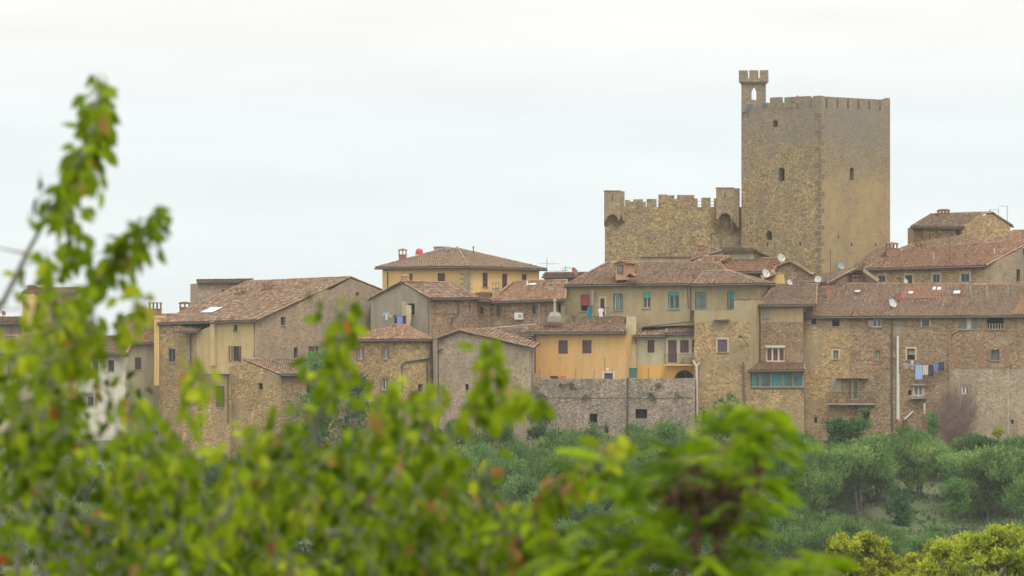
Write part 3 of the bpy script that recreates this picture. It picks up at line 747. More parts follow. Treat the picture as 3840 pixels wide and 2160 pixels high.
# F long stone house with AC
h = House('long_stone_house', 'low brown stone house with red tiled roof and an air conditioner on its wall', 1960, 1220, 406)
a = h.fac((1833, 408), (2118, 405.4)); a.seg(S_BROWN, [(1833, 1134), (2118, 1124)]); h.close(S_BROWN, 8, 3.)
pl = h.roof([[(1836, 1132, 407.5), (2118, 1122, 404.9), (2126, 1050, 412.), (1922, 1056, None)], [(1836, 1132, 407.5), (1922, 1056, 412.6), (1850, 1115, 416)]], T_RED)[0]
a.win('dark', 1862, 1145, 1880, 1188, pane=GLASSG, sill=False); a.win('dark', 1996, 1146, 2012, 1177, pane=GLASSG); a.win('dark', 2090, 1136, 2103, 1172)
a.pipe([(1834, 1136), (1834, 1228)], r=.06); a.pipe([(2024, 1136), (2024, 1212)], r=.09, mat=CONC); a.pipe([(2046, 1134), (2046, 1215)], r=.02, name='cable')
h.skylight(1980, 1066, 2012, 1073, pl); h.chimney(1846, 1872, 1058, 1096, 409, mat=S_PALE, style='flat')
m = MB(); m.tube([P(1977, 1070, 409), P(1977, 1052, 409)], .08, 8); part('vent_pipe', m, WHITEP, h.rf)
m = MB(); c = P(2065, 1080, 409); m.hexa([(c.x-.28,c.y-.25,c.z-.3),(c.x+.28,c.y-.25,c.z-.3),(c.x+.28,c.y+.25,c.z-.3),(c.x-.28,c.y+.25,c.z-.3),(c.x-.18,c.y-.15,c.z+.35),(c.x+.18,c.y-.15,c.z+.35),(c.x+.18,c.y+.15,c.z+.35),(c.x-.18,c.y+.15,c.z+.35)]); m.box(c.x-.3, c.x+.3, c.y-.3, c.y+.3, c.z+.35, c.z+.42)
part('chimney', m, CONC, h.rf)
h.done()
fF = a
m = MB(); fF.pbox(m, 1934, 1173, 1964, 1198, .06, .4); rr = root('air_conditioner', fF.pt(*fF.hit(1949, 1198), .2), 'white air conditioner box on the brown stone wall', 'air conditioner')
part('casing', m, WHITEP, rr); m = MB(); u, z = fF.hit(1955, 1186); m.v = []; ring = [fF.pt(u+.2*math.cos(q*math.pi/8), z+.2*math.sin(q*math.pi/8), .405) for q in range(16)]; m.face(ring); part('fan_grille', m, plain('grille', (.3,.3,.29), .6, .1), rr)

# ------------------------------------------------------------------ big left house with long roof (S)
h = House('long_roofed_house', 'big stone house with a long sloping tile roof, tall stone gable and yellow front', 960, 1400, 399)
g = h.fac((960, 399), (1432, 410)); ye = h.fac((738, 402.9), (960, 399)); lf = h.fac((596, 405.6), (738, 402.9))
g.seg(S_GABLE, [(960, 1200), (1191, 1088), (1239, 1086), (1314, 1045), (1432, 1090)])
ye.seg(R_YGREY, [(738, 1246), (808, 1214), (812, 1206), (960, 1203)]); lf.seg(S_WARM, [(596, 1216), (660, 1214), (738, 1246)])
p = lf.pt(0, 0); q = g.pt((g.B-g.A).length, 0); zt_ = g.hit(1432, 1090)[1]
h.back(S_GABLE, [(q.x, q.y, zt_), (q.x-8.5, q.y+8, zt_), (p.x, p.y, 2.)])
pls = h.roof([[(590, 1212, 405.4), (962, 1200, 398.4), (1314, 1039, 407.6), (926, 1056, None)],
              [(1314, 1039, 407.6), (1434, 1087, 410.6), (1046, 1104, None), (926, 1056, 414.9)]], T_OLD)
r2 = MB(); tiled(r2, [P(650, 1243, 402.6), P(738, 1242, 402.2), P(812, 1204, 404.4), P(716, 1212, 405.2)]); part('roof', r2, T_OLD, h.root, label='low roof apron over the stone corner')
m = MB(); m.tube([P(650, 1247, 402.5), P(738, 1246, 402.1)], .08, 8); part('gutter', m, GUT, h.root)
g.win('dark', 1053, 1189, 1070, 1220, pane=GLASSG); g.win('dark', 1102, 1303, 1117, 1342, fr=WOODB); g.win('shut', 1157, 1298, 1182, 1342); g.win('dark', 1184, 1298, 1196, 1342)
g.win('dark', 1335, 1096, 1346, 1108, pane=GLASST, sill=False, name='hatch'); g.win('dark', 1397, 1090, 1402, 1096, sill=False, name='hatch')
ye.win('dark', 875, 1218, 890, 1242, pane=GLASSG, surr=R_CREAM); ye.win('glass', 873, 1298, 895, 1354, fr=WOODB, mull=1)
m = MB()
for x0, x1 in ((861, 871), (897, 903)):
    for px in (x0, x1): ye.pbox(m, px-1.2, 1298, px+1.2, 1356, .03, .08)
    ye.pbox(m, x0, 1298, x1, 1300, .03, .08); ye.pbox(m, x0, 1353, x1, 1356, .03, .08)
part('window_guard', m, IRON, h.root)
lf.win('glass', 631, 1308, 657, 1358, fr=plain('slate_frame', (.12,.17,.2), .5, .1), mull=1); lf.win('dark', 615, 1243, 620, 1250, sill=False, name='hatch')
m = MB(); ye.pbox(m, 795, 1190, 811, 1372, 0.01, .3); ye.pbox(m, 793, 1186, 812, 1191, -.05, .34); part('chimney', m, R_YGREY, h.root); 
m = MB(); m.tube([ye.pt(*ye.hit(802, 1188), .2), ye.pt(*ye.hit(802, 1176), .2)], .14, 8); part('flue_pipe', m, plain('zinc', (.16,.2,.23), .5, .1), h.root)
ye.pipe([(950, 1204), (956, 1212), (956, 1342)]); lf.pipe([(717, 1247), (717, 1380)]); lf.pipe([(597, 1215), (599, 1222), (599, 1440)])
m = MB(); 
h.chimney(887, 923, 1078, 1118, 409.5, mat=BRICKO, style='flat'); h.chimney(988, 1022, 1064, 1095, 409, mat=BRICKO, style='flat')
h.skylight(770, 1158, 820, 1174, pls[0])
m = MB(); fx = Fac(h, (578, 405.6), (597, 405.4)); fx.pbox(m, 578, 1192, 597, 1445, -1.2, 0); fx.pbox(m, 575, 1184, 600, 1193, -1.25, .05); part('buttress', m, R_YELLOW, h.root)
# terrace wall and railing of the yellow front
h.done(); 
# S gable lower small chimney stub
# tower T behind
h = House('square_tower_house', 'squat stone tower with a flat tile edge rising behind the long tiled roof', 850, 1150, 417, 'tower')
a = h.fac((742, 417), (935, 418)); a.seg(S_PALE, [(742, 1058), (935, 1056)]); h.close(S_PALE, 6, 6.2)
h.roof([[(738, 1057, 416.6), (938, 1054, 417.6), (950, 1048, 424), (740, 1051, None)]], T_OLD, gut=False)
a.win('dark', 831, 1087, 846, 1098, pane=DARK, sill=False); a.win('dark', 869, 1066, 885, 1084, sill=False, arch=True, pane=plain('blue_dark', (.05,.07,.1), .5, .1))
h.done()
# U lower stone house with terrace, V lean-to
h = House('terrace_house', 'stone house with tall brown shutters and a railed yellow terrace on top', 780, 1700, 395)
a = h.fac((684, 395.8), (862, 394.8)); a.seg(S_WARM, [(684, 1408), (862, 1400)])
A_, B_ = a.pt(0, a.hit(684, 1408)[1]), a.pt((a.B-a.A).length, a.hit(862, 1400)[1]); A2, B2 = A_+Vector((1.5,8,0)), B_+Vector((2.5,5.5,0))
h.back(S_WARM, [tuple(B_), tuple(B2), tuple(A2), tuple(A_)]); h.lid(CONC, [A_, B_, B2, A2])
a.win('glass', 748, 1450, 762, 1527, fr=WOODB, mull=0, open_sh=1, pane=GLASST); a.win('glass', 820, 1448, 834, 1527, fr=WOODB, mull=0, open_sh=2, pane=GLASSG)
a.win('dark', 745, 1562, 760, 1602, arch=True, surr=None)
m = MB(); a.pbox(m, 678, 1402, 862, 1407, -.1, .22); part('cornice', m, GUT, h.root)
a.pipe([(856, 1402), (857, 1590)])
a.rail([(690, 1402), (862, 1398)], .92, mat=PIPEO, off=-.1, step=.9, r=.015)
h.done()
h = House('lean_to_house', 'low stone house with a shallow tiled roof against the foot of the big gable', 1053, 1700, 393)
a = h.fac((856, 395.6), (1053, 392.6)); b = h.fac((1053, 392.6), (1290, 396.5))
a.seg(S_WARM, [(856, 1380), (912, 1354), (1053, 1408)]); b.seg(S_BROWN, [(1053, 1408), (1290, 1402)]); h.close(S_WARM, 6, -2.6)
h.roof([[(1055, 1404, 392.2), (1295, 1402, 396.2), (1260, 1345, 402.5), (912, 1347, None)]], T_OLD)
a.win('dark', 968, 1437, 985, 1462, fr=WOODB); b.win('dark', 1150, 1440, 1170, 1475)
h.done()

# ------------------------------------------------------------------ far left houses
h = House('yellow_tower_house', 'tall yellow house with a domed brick chimney at the far left', 170, 1300, 414)
a = h.fac((84, 413), (290, 413)); a.seg(R_YELLOW, [(84, 1102), (290, 1102)]); h.close(R_YELLOW, 8, 5.)
h.roof([[(80, 1100, 413.6), (294, 1099, 411.6), (300, 1080, 416), (110, 1082, None)]], T_RED); h.chimney(103, 132, 1068, 1100, 415, style='dome')
a.win('dark', 186, 1238, 240, 1262, fr=GREENP, name='terrace_door')
h.done()
h = House('cream_house', 'cream house with a brown tiled roof, half hidden by the leaves at the far left', 200, 1500, 406)
a = h.fac((-60, 408), (310, 405)); a.seg(R_CREAM, [(-60, 1328), (310, 1322)]); h.close(R_CREAM, 8, -1.)
h.roof([[(-70, 1326, 407.5), (316, 1320, 404.5), (318, 1250, 412), (-60, 1262, None)]], T_OLD)
a.pipe([(20, 1330), (34, 1340), (36, 1400)]); a.win('shut', 60, 1400, 84, 1450); a.win('shut', 180, 1402, 204, 1452)
m = MB(); q = P(285, 1240, 408); m.box(q.x-.5, q.x+.5, q.y, q.y+2, q.z-1., q.z+.7); m.box(q.x-.65, q.x+.65, q.y-.1, q.y+2.1, q.z+.7, q.z+.8); part('dormer', m, WHITEP, h.root)
h.done()
h = House('white_house', 'white house with brown shutters and a small balcony behind the left leaves', 390, 1560, 403)
a = h.fac((296, 403.5), (470, 403.5)); a.seg(R_WHITE, [(296, 1330), (470, 1328)]); h.close(R_WHITE, 8, -1.)
h.roof([[(290, 1328, 403.5), (476, 1326, 402.5), (500, 1262, 410), (300, 1262, None)]], T_RED)
a.win('shut', 347, 1350, 368, 1399); a.win('shut', 294+10, 1350, 312, 1399); a.win('shut', 405, 1350, 428, 1392); a.win('glass', 330, 1487, 350, 1520, fr=WOODB)
m = MB(); a.pbox(m, 305, 1470, 350, 1475, -.1, .9); part('balcony_slab', m, CONC, h.root); a.rail([(306, 1470), (350, 1470)], .95, off=.85)
h.done()
h = House('low_tiled_house', 'low house with a wide red tiled roof left of the yellow buttress', 510, 1450, 408)
a = h.fac((440, 408.3), (600, 408.3)); a.seg(R_CREAM, [(440, 1290), (600, 1286)]); h.close(R_CREAM, 10, 3.)
h.roof([[(436, 1288, 408.4), (606, 1284, 407.4), (700, 1178, 419), (480, 1182, None)]], T_RED)
h.chimney(558, 603, 1133, 1186, 412, style='flat'); h.chimney(673, 710, 1131, 1168, 415, style='dome')
a.win('shut', 505, 1340, 530, 1385)
h.done()
h = House('low_roof_house', 'low brown roof at the far left edge under the small round dish', 0, 1300, 416)
a = h.fac((-80, 416.5), (90, 416)); a.seg(R_GREY, [(-80, 1214), (90, 1212)]); h.close(R_GREY, 6, 2.)
h.roof([[(-86, 1212, 416), (92, 1210, 415.6), (96, 1190, 421), (-80, 1190, None)]], T_BROWN)
h.done()

# ------------------------------------------------------------------ stone house with red hipped roof (G)
h = House('hipped_stone_house', 'stone house with a red hipped roof and narrow arched windows, below the hanging curtain', 1497, 1620, 396.5)
a = h.fac((1275, 399.5), (1497, 396.5)); b = h.fac((1497, 396.5), (1622, 399.5))
a.seg(S_WARM, [(1275, 1278), (1497, 1275)]); b.seg(S_WARM, [(1497, 1275), (1622, 1277)])
h.close(S_WARM, 5, 0.6)
h.roof([[(1262, 1276, 399.2), (1500, 1272, 396.), (1520, 1219, 401.5), (1480, 1219, None)], [(1500, 1272, 396.), (1628, 1274, 399.3), (1520, 1219, 401.5)],
        [(1628, 1274, 399.3), (1520, 1219, 401.5), (1480, 1219, 402.2), (1400, 1276, 405)]], T_RED, tbase=.6)
for w in ((1341,1305,1361,1346), (1436,1303,1455,1346)): a.win('glass', *w, arch=True, surr=BRICK, mull=1, pane=GLASSG)
a.win('glass', 1432, 1418, 1455, 1462, mull=1, surr=BRICK); a.win('glass', 1346, 1420, 1360, 1448, surr=BRICK)
b.win('dark', 1567, 1441, 1586, 1470)
b.pipe([(1615, 1280), (1612, 1338), (1606, 1345), (1514, 1358), (1506, 1366), (1505, 1472)], r=.07); b.pipe([(1600, 1348), (1600, 1450)], r=.06)
a.pipe([(1504, 1474), (1499, 1482), (1499, 1625)], r=.07, mat=PIPEW)
m = MB(); fx = Fac(h, (1624, 398.6), (1643, 398.5)); fx.pbox(m, 1625, 1266, 1641, 1640, -1., 0); part('pier', m, R_GREY, h.root)
m = MB(); fx.pbox(m, 1620, 1262, 1645, 1268, -1.1, .06); part('pier_cap', m, S_GREY, h.root)
h.done()
# ------------------------------------------------------------------ gabled house facing us (I)
h = House('gable_front_house', 'tall windowless stone house with its broad gable facing us, left of the orange house', 1800, 1640, 396)
a = h.fac((1645, 398.6), (1990, 396)); b = h.fac((1990, 396), (2004, 401))
a.seg(S_PALE, [(1645, 1278), (1722, 1246), (1990, 1311)]); b.seg(S_PALE, [(1990, 1311), (2004, 1312)]); h.close(S_PALE, 6, -1.)
h.roof([[(2004, 1305, 395.6), (1722, 1238, 397.8), (1838, 1232, 404.5), (2024, 1290, None)], [(1640, 1268, 398.3), (1722, 1238, 397.8), (1838, 1232, 404.5), (1740, 1262, None)]], T_OLD, gut=False)
a.win('dark', 1745, 1440, 1757, 1464); 
b.pipe([(1994, 1312), (1994, 1640)], r=.035, mat=CONC); a.pipe([(1638, 1322), (1650, 1312), (1662, 1309)], r=.06)
m = MB(); a.pbox(m, 1644, 1268, 1664, 1290, .0, .05); part('brick_patch', m, BRICK, h.root)
h.done()
# low roofs between F and I
h = House('small_roofed_shed', 'small tiled roof tucked between the gable front house and the orange house', 1900, 1260, 402.5)
a = h.fac((1838, 403.5), (2000, 402.5)); a.seg(S_GREY, [(1838, 1262), (2000, 1262)], 1400); h.close(S_GREY, 4, 1.)
h.roof([[(1830, 1262, 403.1), (1996, 1262, 402.1), (2010, 1230, 405), (1838, 1232, None)]], T_OLD)
m = MB(); m.tube([P(1862, 1229, 404), P(2010, 1217, 403.4)], .09, 6); part('wall_coping', m, CONC, h.root)
h.done()
# ------------------------------------------------------------------ orange house (J)
h = House('orange_house', 'orange rendered house with two brown shuttered windows above the town wall', 2150, 1420, 402)
a = h.fac((1968, 403.2), (2349, 400.4)); a.seg(R_ORANGE, [(1968, 1250), (2349, 1248)], 1440); h.close(R_ORANGE, 6, 1.2)
h.roof([[(1952, 1248, 402.9), (2349, 1245, 400.), (2352, 1188, 406.6), (2092, 1189, None)], [(1952, 1248, 402.9), (2092, 1189, 408.3), (2010, 1230, 410)]], T_OLD, tbase=.45)
a.win('shut', 2094, 1275, 2129, 1327, sill=False); a.win('shut', 2183, 1275, 2218, 1326, sill=False)
a.win('shut', 2062, 1410, 2094, 1430, sill=False, name='door'); a.win('shut', 2266, 1399, 2298, 1430, sill=False, surr=R_WHITE, name='door')
a.pipe([(1949, 1252), (1952, 1258), (1966, 1272)]); a.pipe([(2008, 1252), (2008, 1400)])
m = MB(); q = P(2080, 1190, 404); m.hexa([(q.x-.7,q.y-.4,q.z-.4),(q.x+.7,q.y-.4,q.z-.4),(q.x+.7,q.y+.5,q.z-.4),(q.x-.7,q.y+.5,q.z-.4),(q.x-.6,q.y-.4,q.z+.15),(q.x+.6,q.y-.4,q.z+.15),(q.x+.6,q.y+.5,q.z+.15),(q.x-.6,q.y+.5,q.z+.15)])
m.hexa([(q.x-.6,q.y-.4,q.z+.15),(q.x+.6,q.y-.4,q.z+.15),(q.x+.6,q.y+.5,q.z+.15),(q.x-.6,q.y+.5,q.z+.15),(q.x-.35,q.y-.2,q.z+.5),(q.x+.35,q.y-.2,q.z+.5),(q.x+.35,q.y+.3,q.z+.5),(q.x-.35,q.y+.3,q.z+.5)])
part('chimney', m, CONC, h.rf)
m = MB(); m.tube([(q.x,q.y,q.z+.4), (q.x,q.y,q.z+1.55)], .1, 8); m.tube([(q.x,q.y,q.z+1.5), (q.x,q.y,q.z+1.75)], .15, 8); part('flue_pipe', m, R_CREAM, h.rf)
h.done(); fJ = a
# orange house wall extends right as buttress + green box
# ------------------------------------------------------------------ long beige house (K)
h = House('long_beige_house', 'long beige rendered house with green framed windows and a wide tiled roof with dormer', 2480, 1240, 406)
a = h.fac((2124, 409), (2842, 404)); b = h.fac((2842, 404), (2892, 408))
a.seg(R_BEIGE, [(2124, 1072), (2842, 1064)]); b.seg(R_TAN, [(2842, 1064), (2892, 1066)]); h.close(R_BEIGE, 9, 5.6)
pls = h.roof([[(2118, 1069, 408.6), (2770, 1062, 404.), (2700, 985, 410.6), (2276, 985, None)], [(2118, 1069, 408.6), (2276, 985, 413.6), (2250, 1060, 420)]], T_OLD, tbase=.42)
pl2 = h.roof([[(2600, 1066, 404.7), (2850, 1062, 403.), (2742, 1017, 406.6), (2640, 1017, None)], [(2850, 1062, 403.), (2908, 1064, 408.), (2742, 1017, 406.6)]], T_OLD, tbase=.42)
a.win('dark', 2177, 1104, 2210, 1166, roller=(.66, REDP), surr=None, sill=True); a.win('glass', 2251, 1119, 2267, 1192, fr=WOODB, surr=R_CREAM, mull=1, name='balcony_door', sill=False)
a.win('glass', 2299, 1101, 2336, 1164, fr=GREENP, wd=.1, pane=GLASSG, curtain=[(.14,.24,.06,.9,WHITEP),(.38,.46,.06,.9,WHITEP),(.56,.64,.06,.9,WHITEP)])
a.win('glass', 2412, 1096, 2440, 1155, fr=plain('peach_paint', (.5,.38,.25), .6, .1), roller=(.36, TURQ), curtain=[(.45,.55,0,.6,CURT)])
a.win('glass', 2505, 1094, 2547, 1158, fr=GREENP, wd=.1, roller=(.22, plain('green_blind', (.05,.34,.24), .6, .1)), curtain=[(.1,.17,.05,.75,WHITEP),(.55,.63,.05,.75,WHITEP)], pane=GLASS)
a.win('glass', 2606, 1094, 2649, 1158, fr=GREENP, wd=.1, pane=GLASSG, curtain=[(.12,.19,.05,.92,WHITEP),(.45,.55,.05,.92,WHITEP)])
a.win('glass', 2727, 1094, 2757, 1158, fr=GREENP, wd=.1, pane=GLASST, mull=0, curtain=[(.14,.24,.04,.95,WHITEP),(.8,.9,.04,.95,WHITEP)])
a.pipe([(2592, 1070), (2590, 1086), (2592, 1200)]); a.pipe([(2577, 1070), (2583, 1160)], r=.03, name='cable')
m = MB(); m.tube([a.pt(*a.hit(2225, 1143), .35), a.pt(*a.hit(2225, 1096), .35)], .16, 10); m.tube([a.pt(*a.hit(2225, 1097), .35), a.pt(*a.hit(2225, 1092), .35)], .2, 10); part('flue_pipe', m, CONC, h.root)
m = MB(); a.pbox(m, 2107, 1062, 2127, 1230, -1.5, .12); part('pier', m, R_GREY, h.root)
# dormer
fd = Fac(h, (2306, 407.4), (2350, 407.1)); m = MB(); fd.pbox(m, 2309, 1043, 2319, 990, -2.6, 0) if False else None
u0, z1 = fd.hit(2309, 988); u1, z0 = fd.hit(2349, 1050); um = (u0+u1)/2
m.face([fd.pt(u0,z0), fd.pt(u1,z0), fd.pt(u1,z1), fd.pt(um,z1+.22), fd.pt(u0,z1)]); m.face([fd.pt(u0,z0), fd.pt(u0,z1), fd.pt(u0,z1,-3.5), fd.pt(u0,z0,-3.5)]); m.face([fd.pt(u1,z0), fd.pt(u1,z1), fd.pt(u1,z1,-3.5), fd.pt(u1,z0,-3.5)])
dm = part('dormer', m, plain('dormer_render', (.42,.22,.12), .9, .2), h.root)
m = MB(); tiled(m, [fd.pt(u0-.15,z1-.03,.2), fd.pt(um,z1+.26,.2), fd.pt(um,z1+.26,-3.4), fd.pt(u0-.15,z1-.03,-3.4)], thick=.05); tiled(m, [fd.pt(u1+.15,z1-.03,.2), fd.pt(um,z1+.26,.2), fd.pt(um,z1+.26,-3.4), fd.pt(u1+.15,z1-.03,-3.4)], thick=.05); part('dormer_roof', m, T_RED, dm)
m = MB(); fd.pbox(m, 2319, 997, 2334, 1022, .002, .05); part('dormer_window', m, GLASSG, dm)
m = MB()
for q in ((2316,994,2319,1025),(2334,994,2337,1025),(2319,994,2334,997),(2319,1022,2334,1025)): fd.pbox(m, *q, .002, .08)
part('dormer_frame', m, GUT, dm)
fd = Fac(h, (2350, 405.6), (2385, 405.4)); m = MB(); fd.pbox(m, 2355, 1030, 2375, 1040, -1.2, 0); part('roof_vent', m, DARK, h.rf)  # near-black block paints the shaded mouth below the hood
m = MB(); u0, z0 = fd.hit(2350, 1040); u1, _ = fd.hit(2380, 1040); um=(u0+u1)/2
tiled(m, [fd.pt(u0,z0+.1,.25), fd.pt(um,z0+.42,.25), fd.pt(um,z0+.42,-1.5), fd.pt(u0,z0+.1,-1.5)], thick=.05); tiled(m, [fd.pt(u1,z0+.1,.25), fd.pt(um,z0+.42,.25), fd.pt(um,z0+.42,-1.5), fd.pt(u1,z0+.1,-1.5)], thick=.05); part('vent_hood', m, T_ORANGE, h.rf)
h.done(); fK = a
# ------------------------------------------------------------------ cream house (L) with balcony
h = House('balcony_house', 'cream house on a deep yellow base, with a small balcony beside the orange house', 2490, 1420, 402)
a = h.fac((2384, 402.6), (2497, 401.6)); b = h.fac((2497, 401.2), (2640, 400.6))
a.seg(R_CREAM, [(2384, 1260), (2497, 1258)], 1367); a.seg(R_DEEP, [(2384, 1367), (2497, 1367)], 1440); b.seg(R_CREAM, [(2497, 1250), (2640, 1249)], 1367); b.seg(R_DEEP, [(2497, 1367), (2640, 1367)], 1440)
h.close(R_CREAM, 3, 0.6)
h.roof([[(2376, 1259, 402.3), (2500, 1257, 401.), (2504, 1228, 404.2), (2404, 1230, None)], [(2497, 1250, 400.9), (2645, 1248, 400.3), (2650, 1224, 403.6), (2503, 1226, None)]], T_OLD, tbase=.5)
m = MB(); m.hexa([P(2410,1229,403.2), P(2640,1203,402.6), P(2640,1203,405), P(2410,1229,405), P(2410,1225,403.2), P(2640,1199,402.6), P(2640,1199,405), P(2410,1225,405)]); part('flashing', m, GUT, h.root)
a.win('shut', 2428, 1275, 2454, 1323, sill=False); b.win('shut', 2505, 1275, 2538, 1360, sill=False, name='balcony_door', shmat=WOODB); b.win('shut', 2550, 1275, 2583, 1323, sill=False); b.win('shut', 2595, 1275, 2625, 1323, sill=False)
b.win('dark', 2528, 1388, 2604, 1436, arch=True, sill=False, depth=1.2, name='archway')
m = MB(); b.pbox(m, 2492, 1366, 2640, 1371, -.05, 1.); part('balcony_slab', m, R_DEEP, h.root)
b.rail([(2495, 1366), (2640, 1366)], .95, off=.95)
a.pipe([(2380, 1262), (2385, 1274), (2386, 1418)]); m = MB(); a.pbox(m, 2379, 1275, 2384, 1326, -.1, .02); part('shutter', m, WOODB, h.root)
h.done(); fL = b; fLa = a
h = House('wall_buttress', 'tapering beige buttress wall between the orange house and the balcony house', 2365, 1420, 401, 'wall')
m = MB()
A0, A1 = P(2349, 1186, 403.2), P(2386, 1186, 403.2); B0, B1 = P(2349, 1425, 401.5), P(2386, 1425, 401.5); D_ = Vector((0, 3, 0))
m.hexa([B0, B1, B1+D_, B0+D_, A0, A1, A1+D_, A0+D_]); part('wall', m, R_BEIGE, h.root)
h = None
# ------------------------------------------------------------------ tall stone house (M)
h = House('tall_stone_house', 'tall stone house with one closed brown shutter and a flat terrace top', 2700, 1640, 398.5)
a = h.fac((2604, 399.), (2814, 397.8)); b = h.fac((2814, 397.8), (2852, 401.2))
a.seg(R_BEIGE, [(2604, 1164), (2752, 1163), (2752.5, 1120), (2814, 1120)], 1206); a.seg(S_WARM, [(2604, 1206), (2814, 1206)]); b.seg(R_TAN, [(2814, 1120), (2852, 1122)], 1640); h.close(S_WARM, 5, 0.)
z_ = a.hit(2700, 1163)[1]; q0, q1 = a.pt(0, z_), a.pt((a.B-a.A).length*.705, z_); h.lid(CONC, [q0, q1, q1+Vector((0,8,0)), q0+Vector((0,8,0))])
z_ = a.hit(2800, 1120)[1]; q0, q1 = a.pt((a.B-a.A).length*.705, z_), a.pt((a.B-a.A).length, z_); h.lid(CONC, [q0, q1, q1+Vector((1,3.4,0)), q0+Vector((0,6,0))])
m = MB(); a.pbox(m, 2751, 1115, 2818, 1121, -.2, .08); b.pbox(m, 2814, 1115, 2854, 1121, -.2, .06); part('coping', m, S_GREY, h.root)
a.win('shut', 2691, 1273, 2727, 1320, surr=SURR, shmat=plain('plum_paint', (.10,.06,.085), .6, .15))
m = MB(); fxu = a; a.pbox(m, 2677, 1197, 2737, 1201, 0, .45); part('stone_ledge', m, S_GREY, h.root)
a.pipe([(2793, 1640), (2793, 1508), (2789, 1430), (2789, 1358)], r=.09, mat=plain('rust_pipe', (.16,.09,.07), .7, .2)); a.pipe([(2788, 1384), (2768, 1362)], r=.03, off=.1, name='cable')
for w in ((2631,1542,2648,1582),): a.win('dark', *w, sill=False)
h.done(); fM = a
# ------------------------------------------------------------------ N1: narrow house with veranda
h = House('veranda_house', 'narrow stone house with a glazed veranda of turquoise curtains below three brown windows', 2930, 1640, 400)
a = h.fac((2852, 400.6), (3012, 399.6)); a.seg(R_TAN, [(2852, 1145), (3012, 1144)], 1208); a.seg(S_BROWN, [(2852, 1208), (3012, 1208)]); h.close(S_BROWN, 7, -1.6)
h.roof([[(2848, 1144, 400.3), (3060, 1142, 399.), (3064, 1066, 407.6), (2904, 1067, None)], [(2848, 1144, 400.3), (2904, 1067, 408.6), (2900, 1120, 412)]], T_OLD, tbase=.42)
a.win('glass', 2860, 1157, 2885, 1191, fr=plain('grey_paint', (.3,.3,.29), .6, .1), pane=plain('frosted', (.36,.37,.38), .4, .15))
w = a.win('glass', 2872, 1303, 2942, 1356, mull=2, fr=WHITEP, pane=plain('brown_blind', (.13,.055,.04), .5, .2), sill=False, wd=.1); m = MB(); a.pbox(m, 2869, 1296, 2945, 1303, .0, .12); part('blind_box', m, WHITEP, w)
v = h.fac((2813, 397.9), (3014, 397.4)); v.seg(S_WARM, [(2813, 1459), (3014, 1459)])
h.roof([[(2806, 1388, 397.3), (3018, 1386, 396.8), (3014, 1357, 400.4), (2842, 1357, None)]], T_RED, tbase=.4)
q = v.pt(0, 0)
m = MB(); v.pbox(m, 2811, 1390, 3016, 1396, -.12, .02); v.pbox(m, 2811, 1453, 3016, 1459, -.15, .05); part('veranda_beam', m, GUT, h.root)
for x0, x1 in ((2812, 2849), (2854, 2889), (2893, 2933), (2938, 2972), (2977, 3012)):
    m = MB(); v.pbox(m, x0-1.6, 1396, x0+1.6, 1453, -.08, 0); v.pbox(m, x1-1.6, 1396, x1+1.6, 1453, -.08, 0); v.pbox(m, x0-1, 1396, x1+1, 1399, -.07, -.005); v.pbox(m, x0-1, 1449, x1+1, 1453, -.07, -.005)
    part('veranda_frame', m, TANW, h.root)
m = MB(); v.pbox(m, 2812, 1396, 3014, 1454, -.14, -.11); part('veranda_glazing', m, GLASST, h.root)
for x0, x1 in ((2820, 2837), (2896, 2931), (2938, 2947), (3004, 3011)):
    m = MB(); prev = None; n = max(6, int((x1-x0)/2))
    for k in range(n+1):
        u, z1 = v.hit(x0+(x1-x0)*k/n, 1397); z0 = v.hit(x0, 1452)[1]; oo = -.075 + (.05 if k % 2 else 0); cur = (v.pt(u, z0, oo), v.pt(u, z1, oo))
        if prev: m.face([prev[0], cur[0], cur[1], prev[1]])
        prev = cur
    part('curtain', m, TEAL, h.root)
m = MB(); v.pbox(m, 2814, 1390, 3012, 1640, -3., -.2); part('veranda_body', m, R_TAN, h.root)
for px in (2831, 2898, 2929, 2979, 3010): v.pipe([(px, 1459), (px, 1474)], r=.03, name='bracket')
v.win('dark', 2915, 1543, 2942, 1574, sill=False)
h.done(); fV = v; fN = a
# ------------------------------------------------------------------ O: long right house
h = House('long_stone_row', 'very long stone house under a wide ribbed tile roof, filling the right side', 3400, 1660, 399)
a = h.fac((3012, 400.4), (3940, 396.2))
a.seg(S_WARM, [(3012, 1189), (3185, 1188)]); a.seg(S_BROWN, [(3185, 1188), (3560, 1187)]); a.seg(S_BROWN, [(3560, 1187), (3940, 1186)], 1383)
a.seg(S_PALE, [(3560, 1383), (3940, 1383)])
h.close(S_BROWN, 11, -.6)
pls = h.roof([[(3006, 1188, 400.1), (3950, 1183, 395.8), (4020, 1070, 404.4), (3070, 1064, None)], [(3006, 1188, 400.1), (3070, 1064, 408.9), (3066, 1150, 413)]], T_OLD, tbase=.42)
m = MB(); n_ = (pls[0][1]-pls[0][0]).cross(pls[0][2]-pls[0][0]).normalized(); n_ = n_ if n_.z > 0 else -n_
def onp(px, py, off=.02): r = ray(px, py); return r*((n_.dot(pls[0][0])+off)/n_.dot(r))
tiled(m, [onp(3368, 1122), onp(3525, 1122), onp(3560, 1072), onp(3396, 1072)], thick=.01, tbase=.6, tvar=.3); part('roof', m, T_ORANGE, h.root, label='patch of newer orange tiles')
m = MB(); tiled(m, [onp(3790, 1180), onp(3930, 1180), onp(3960, 1110), onp(3830, 1118)], thick=.01, tbase=.6, tvar=.3); part('roof', m, tile('tiles_ochre', [(.25,.12,.045),(.36,.19,.07),(.32,.2,.11)], amt=.2), h.root, label='ochre lichen covered tiles at the right edge')
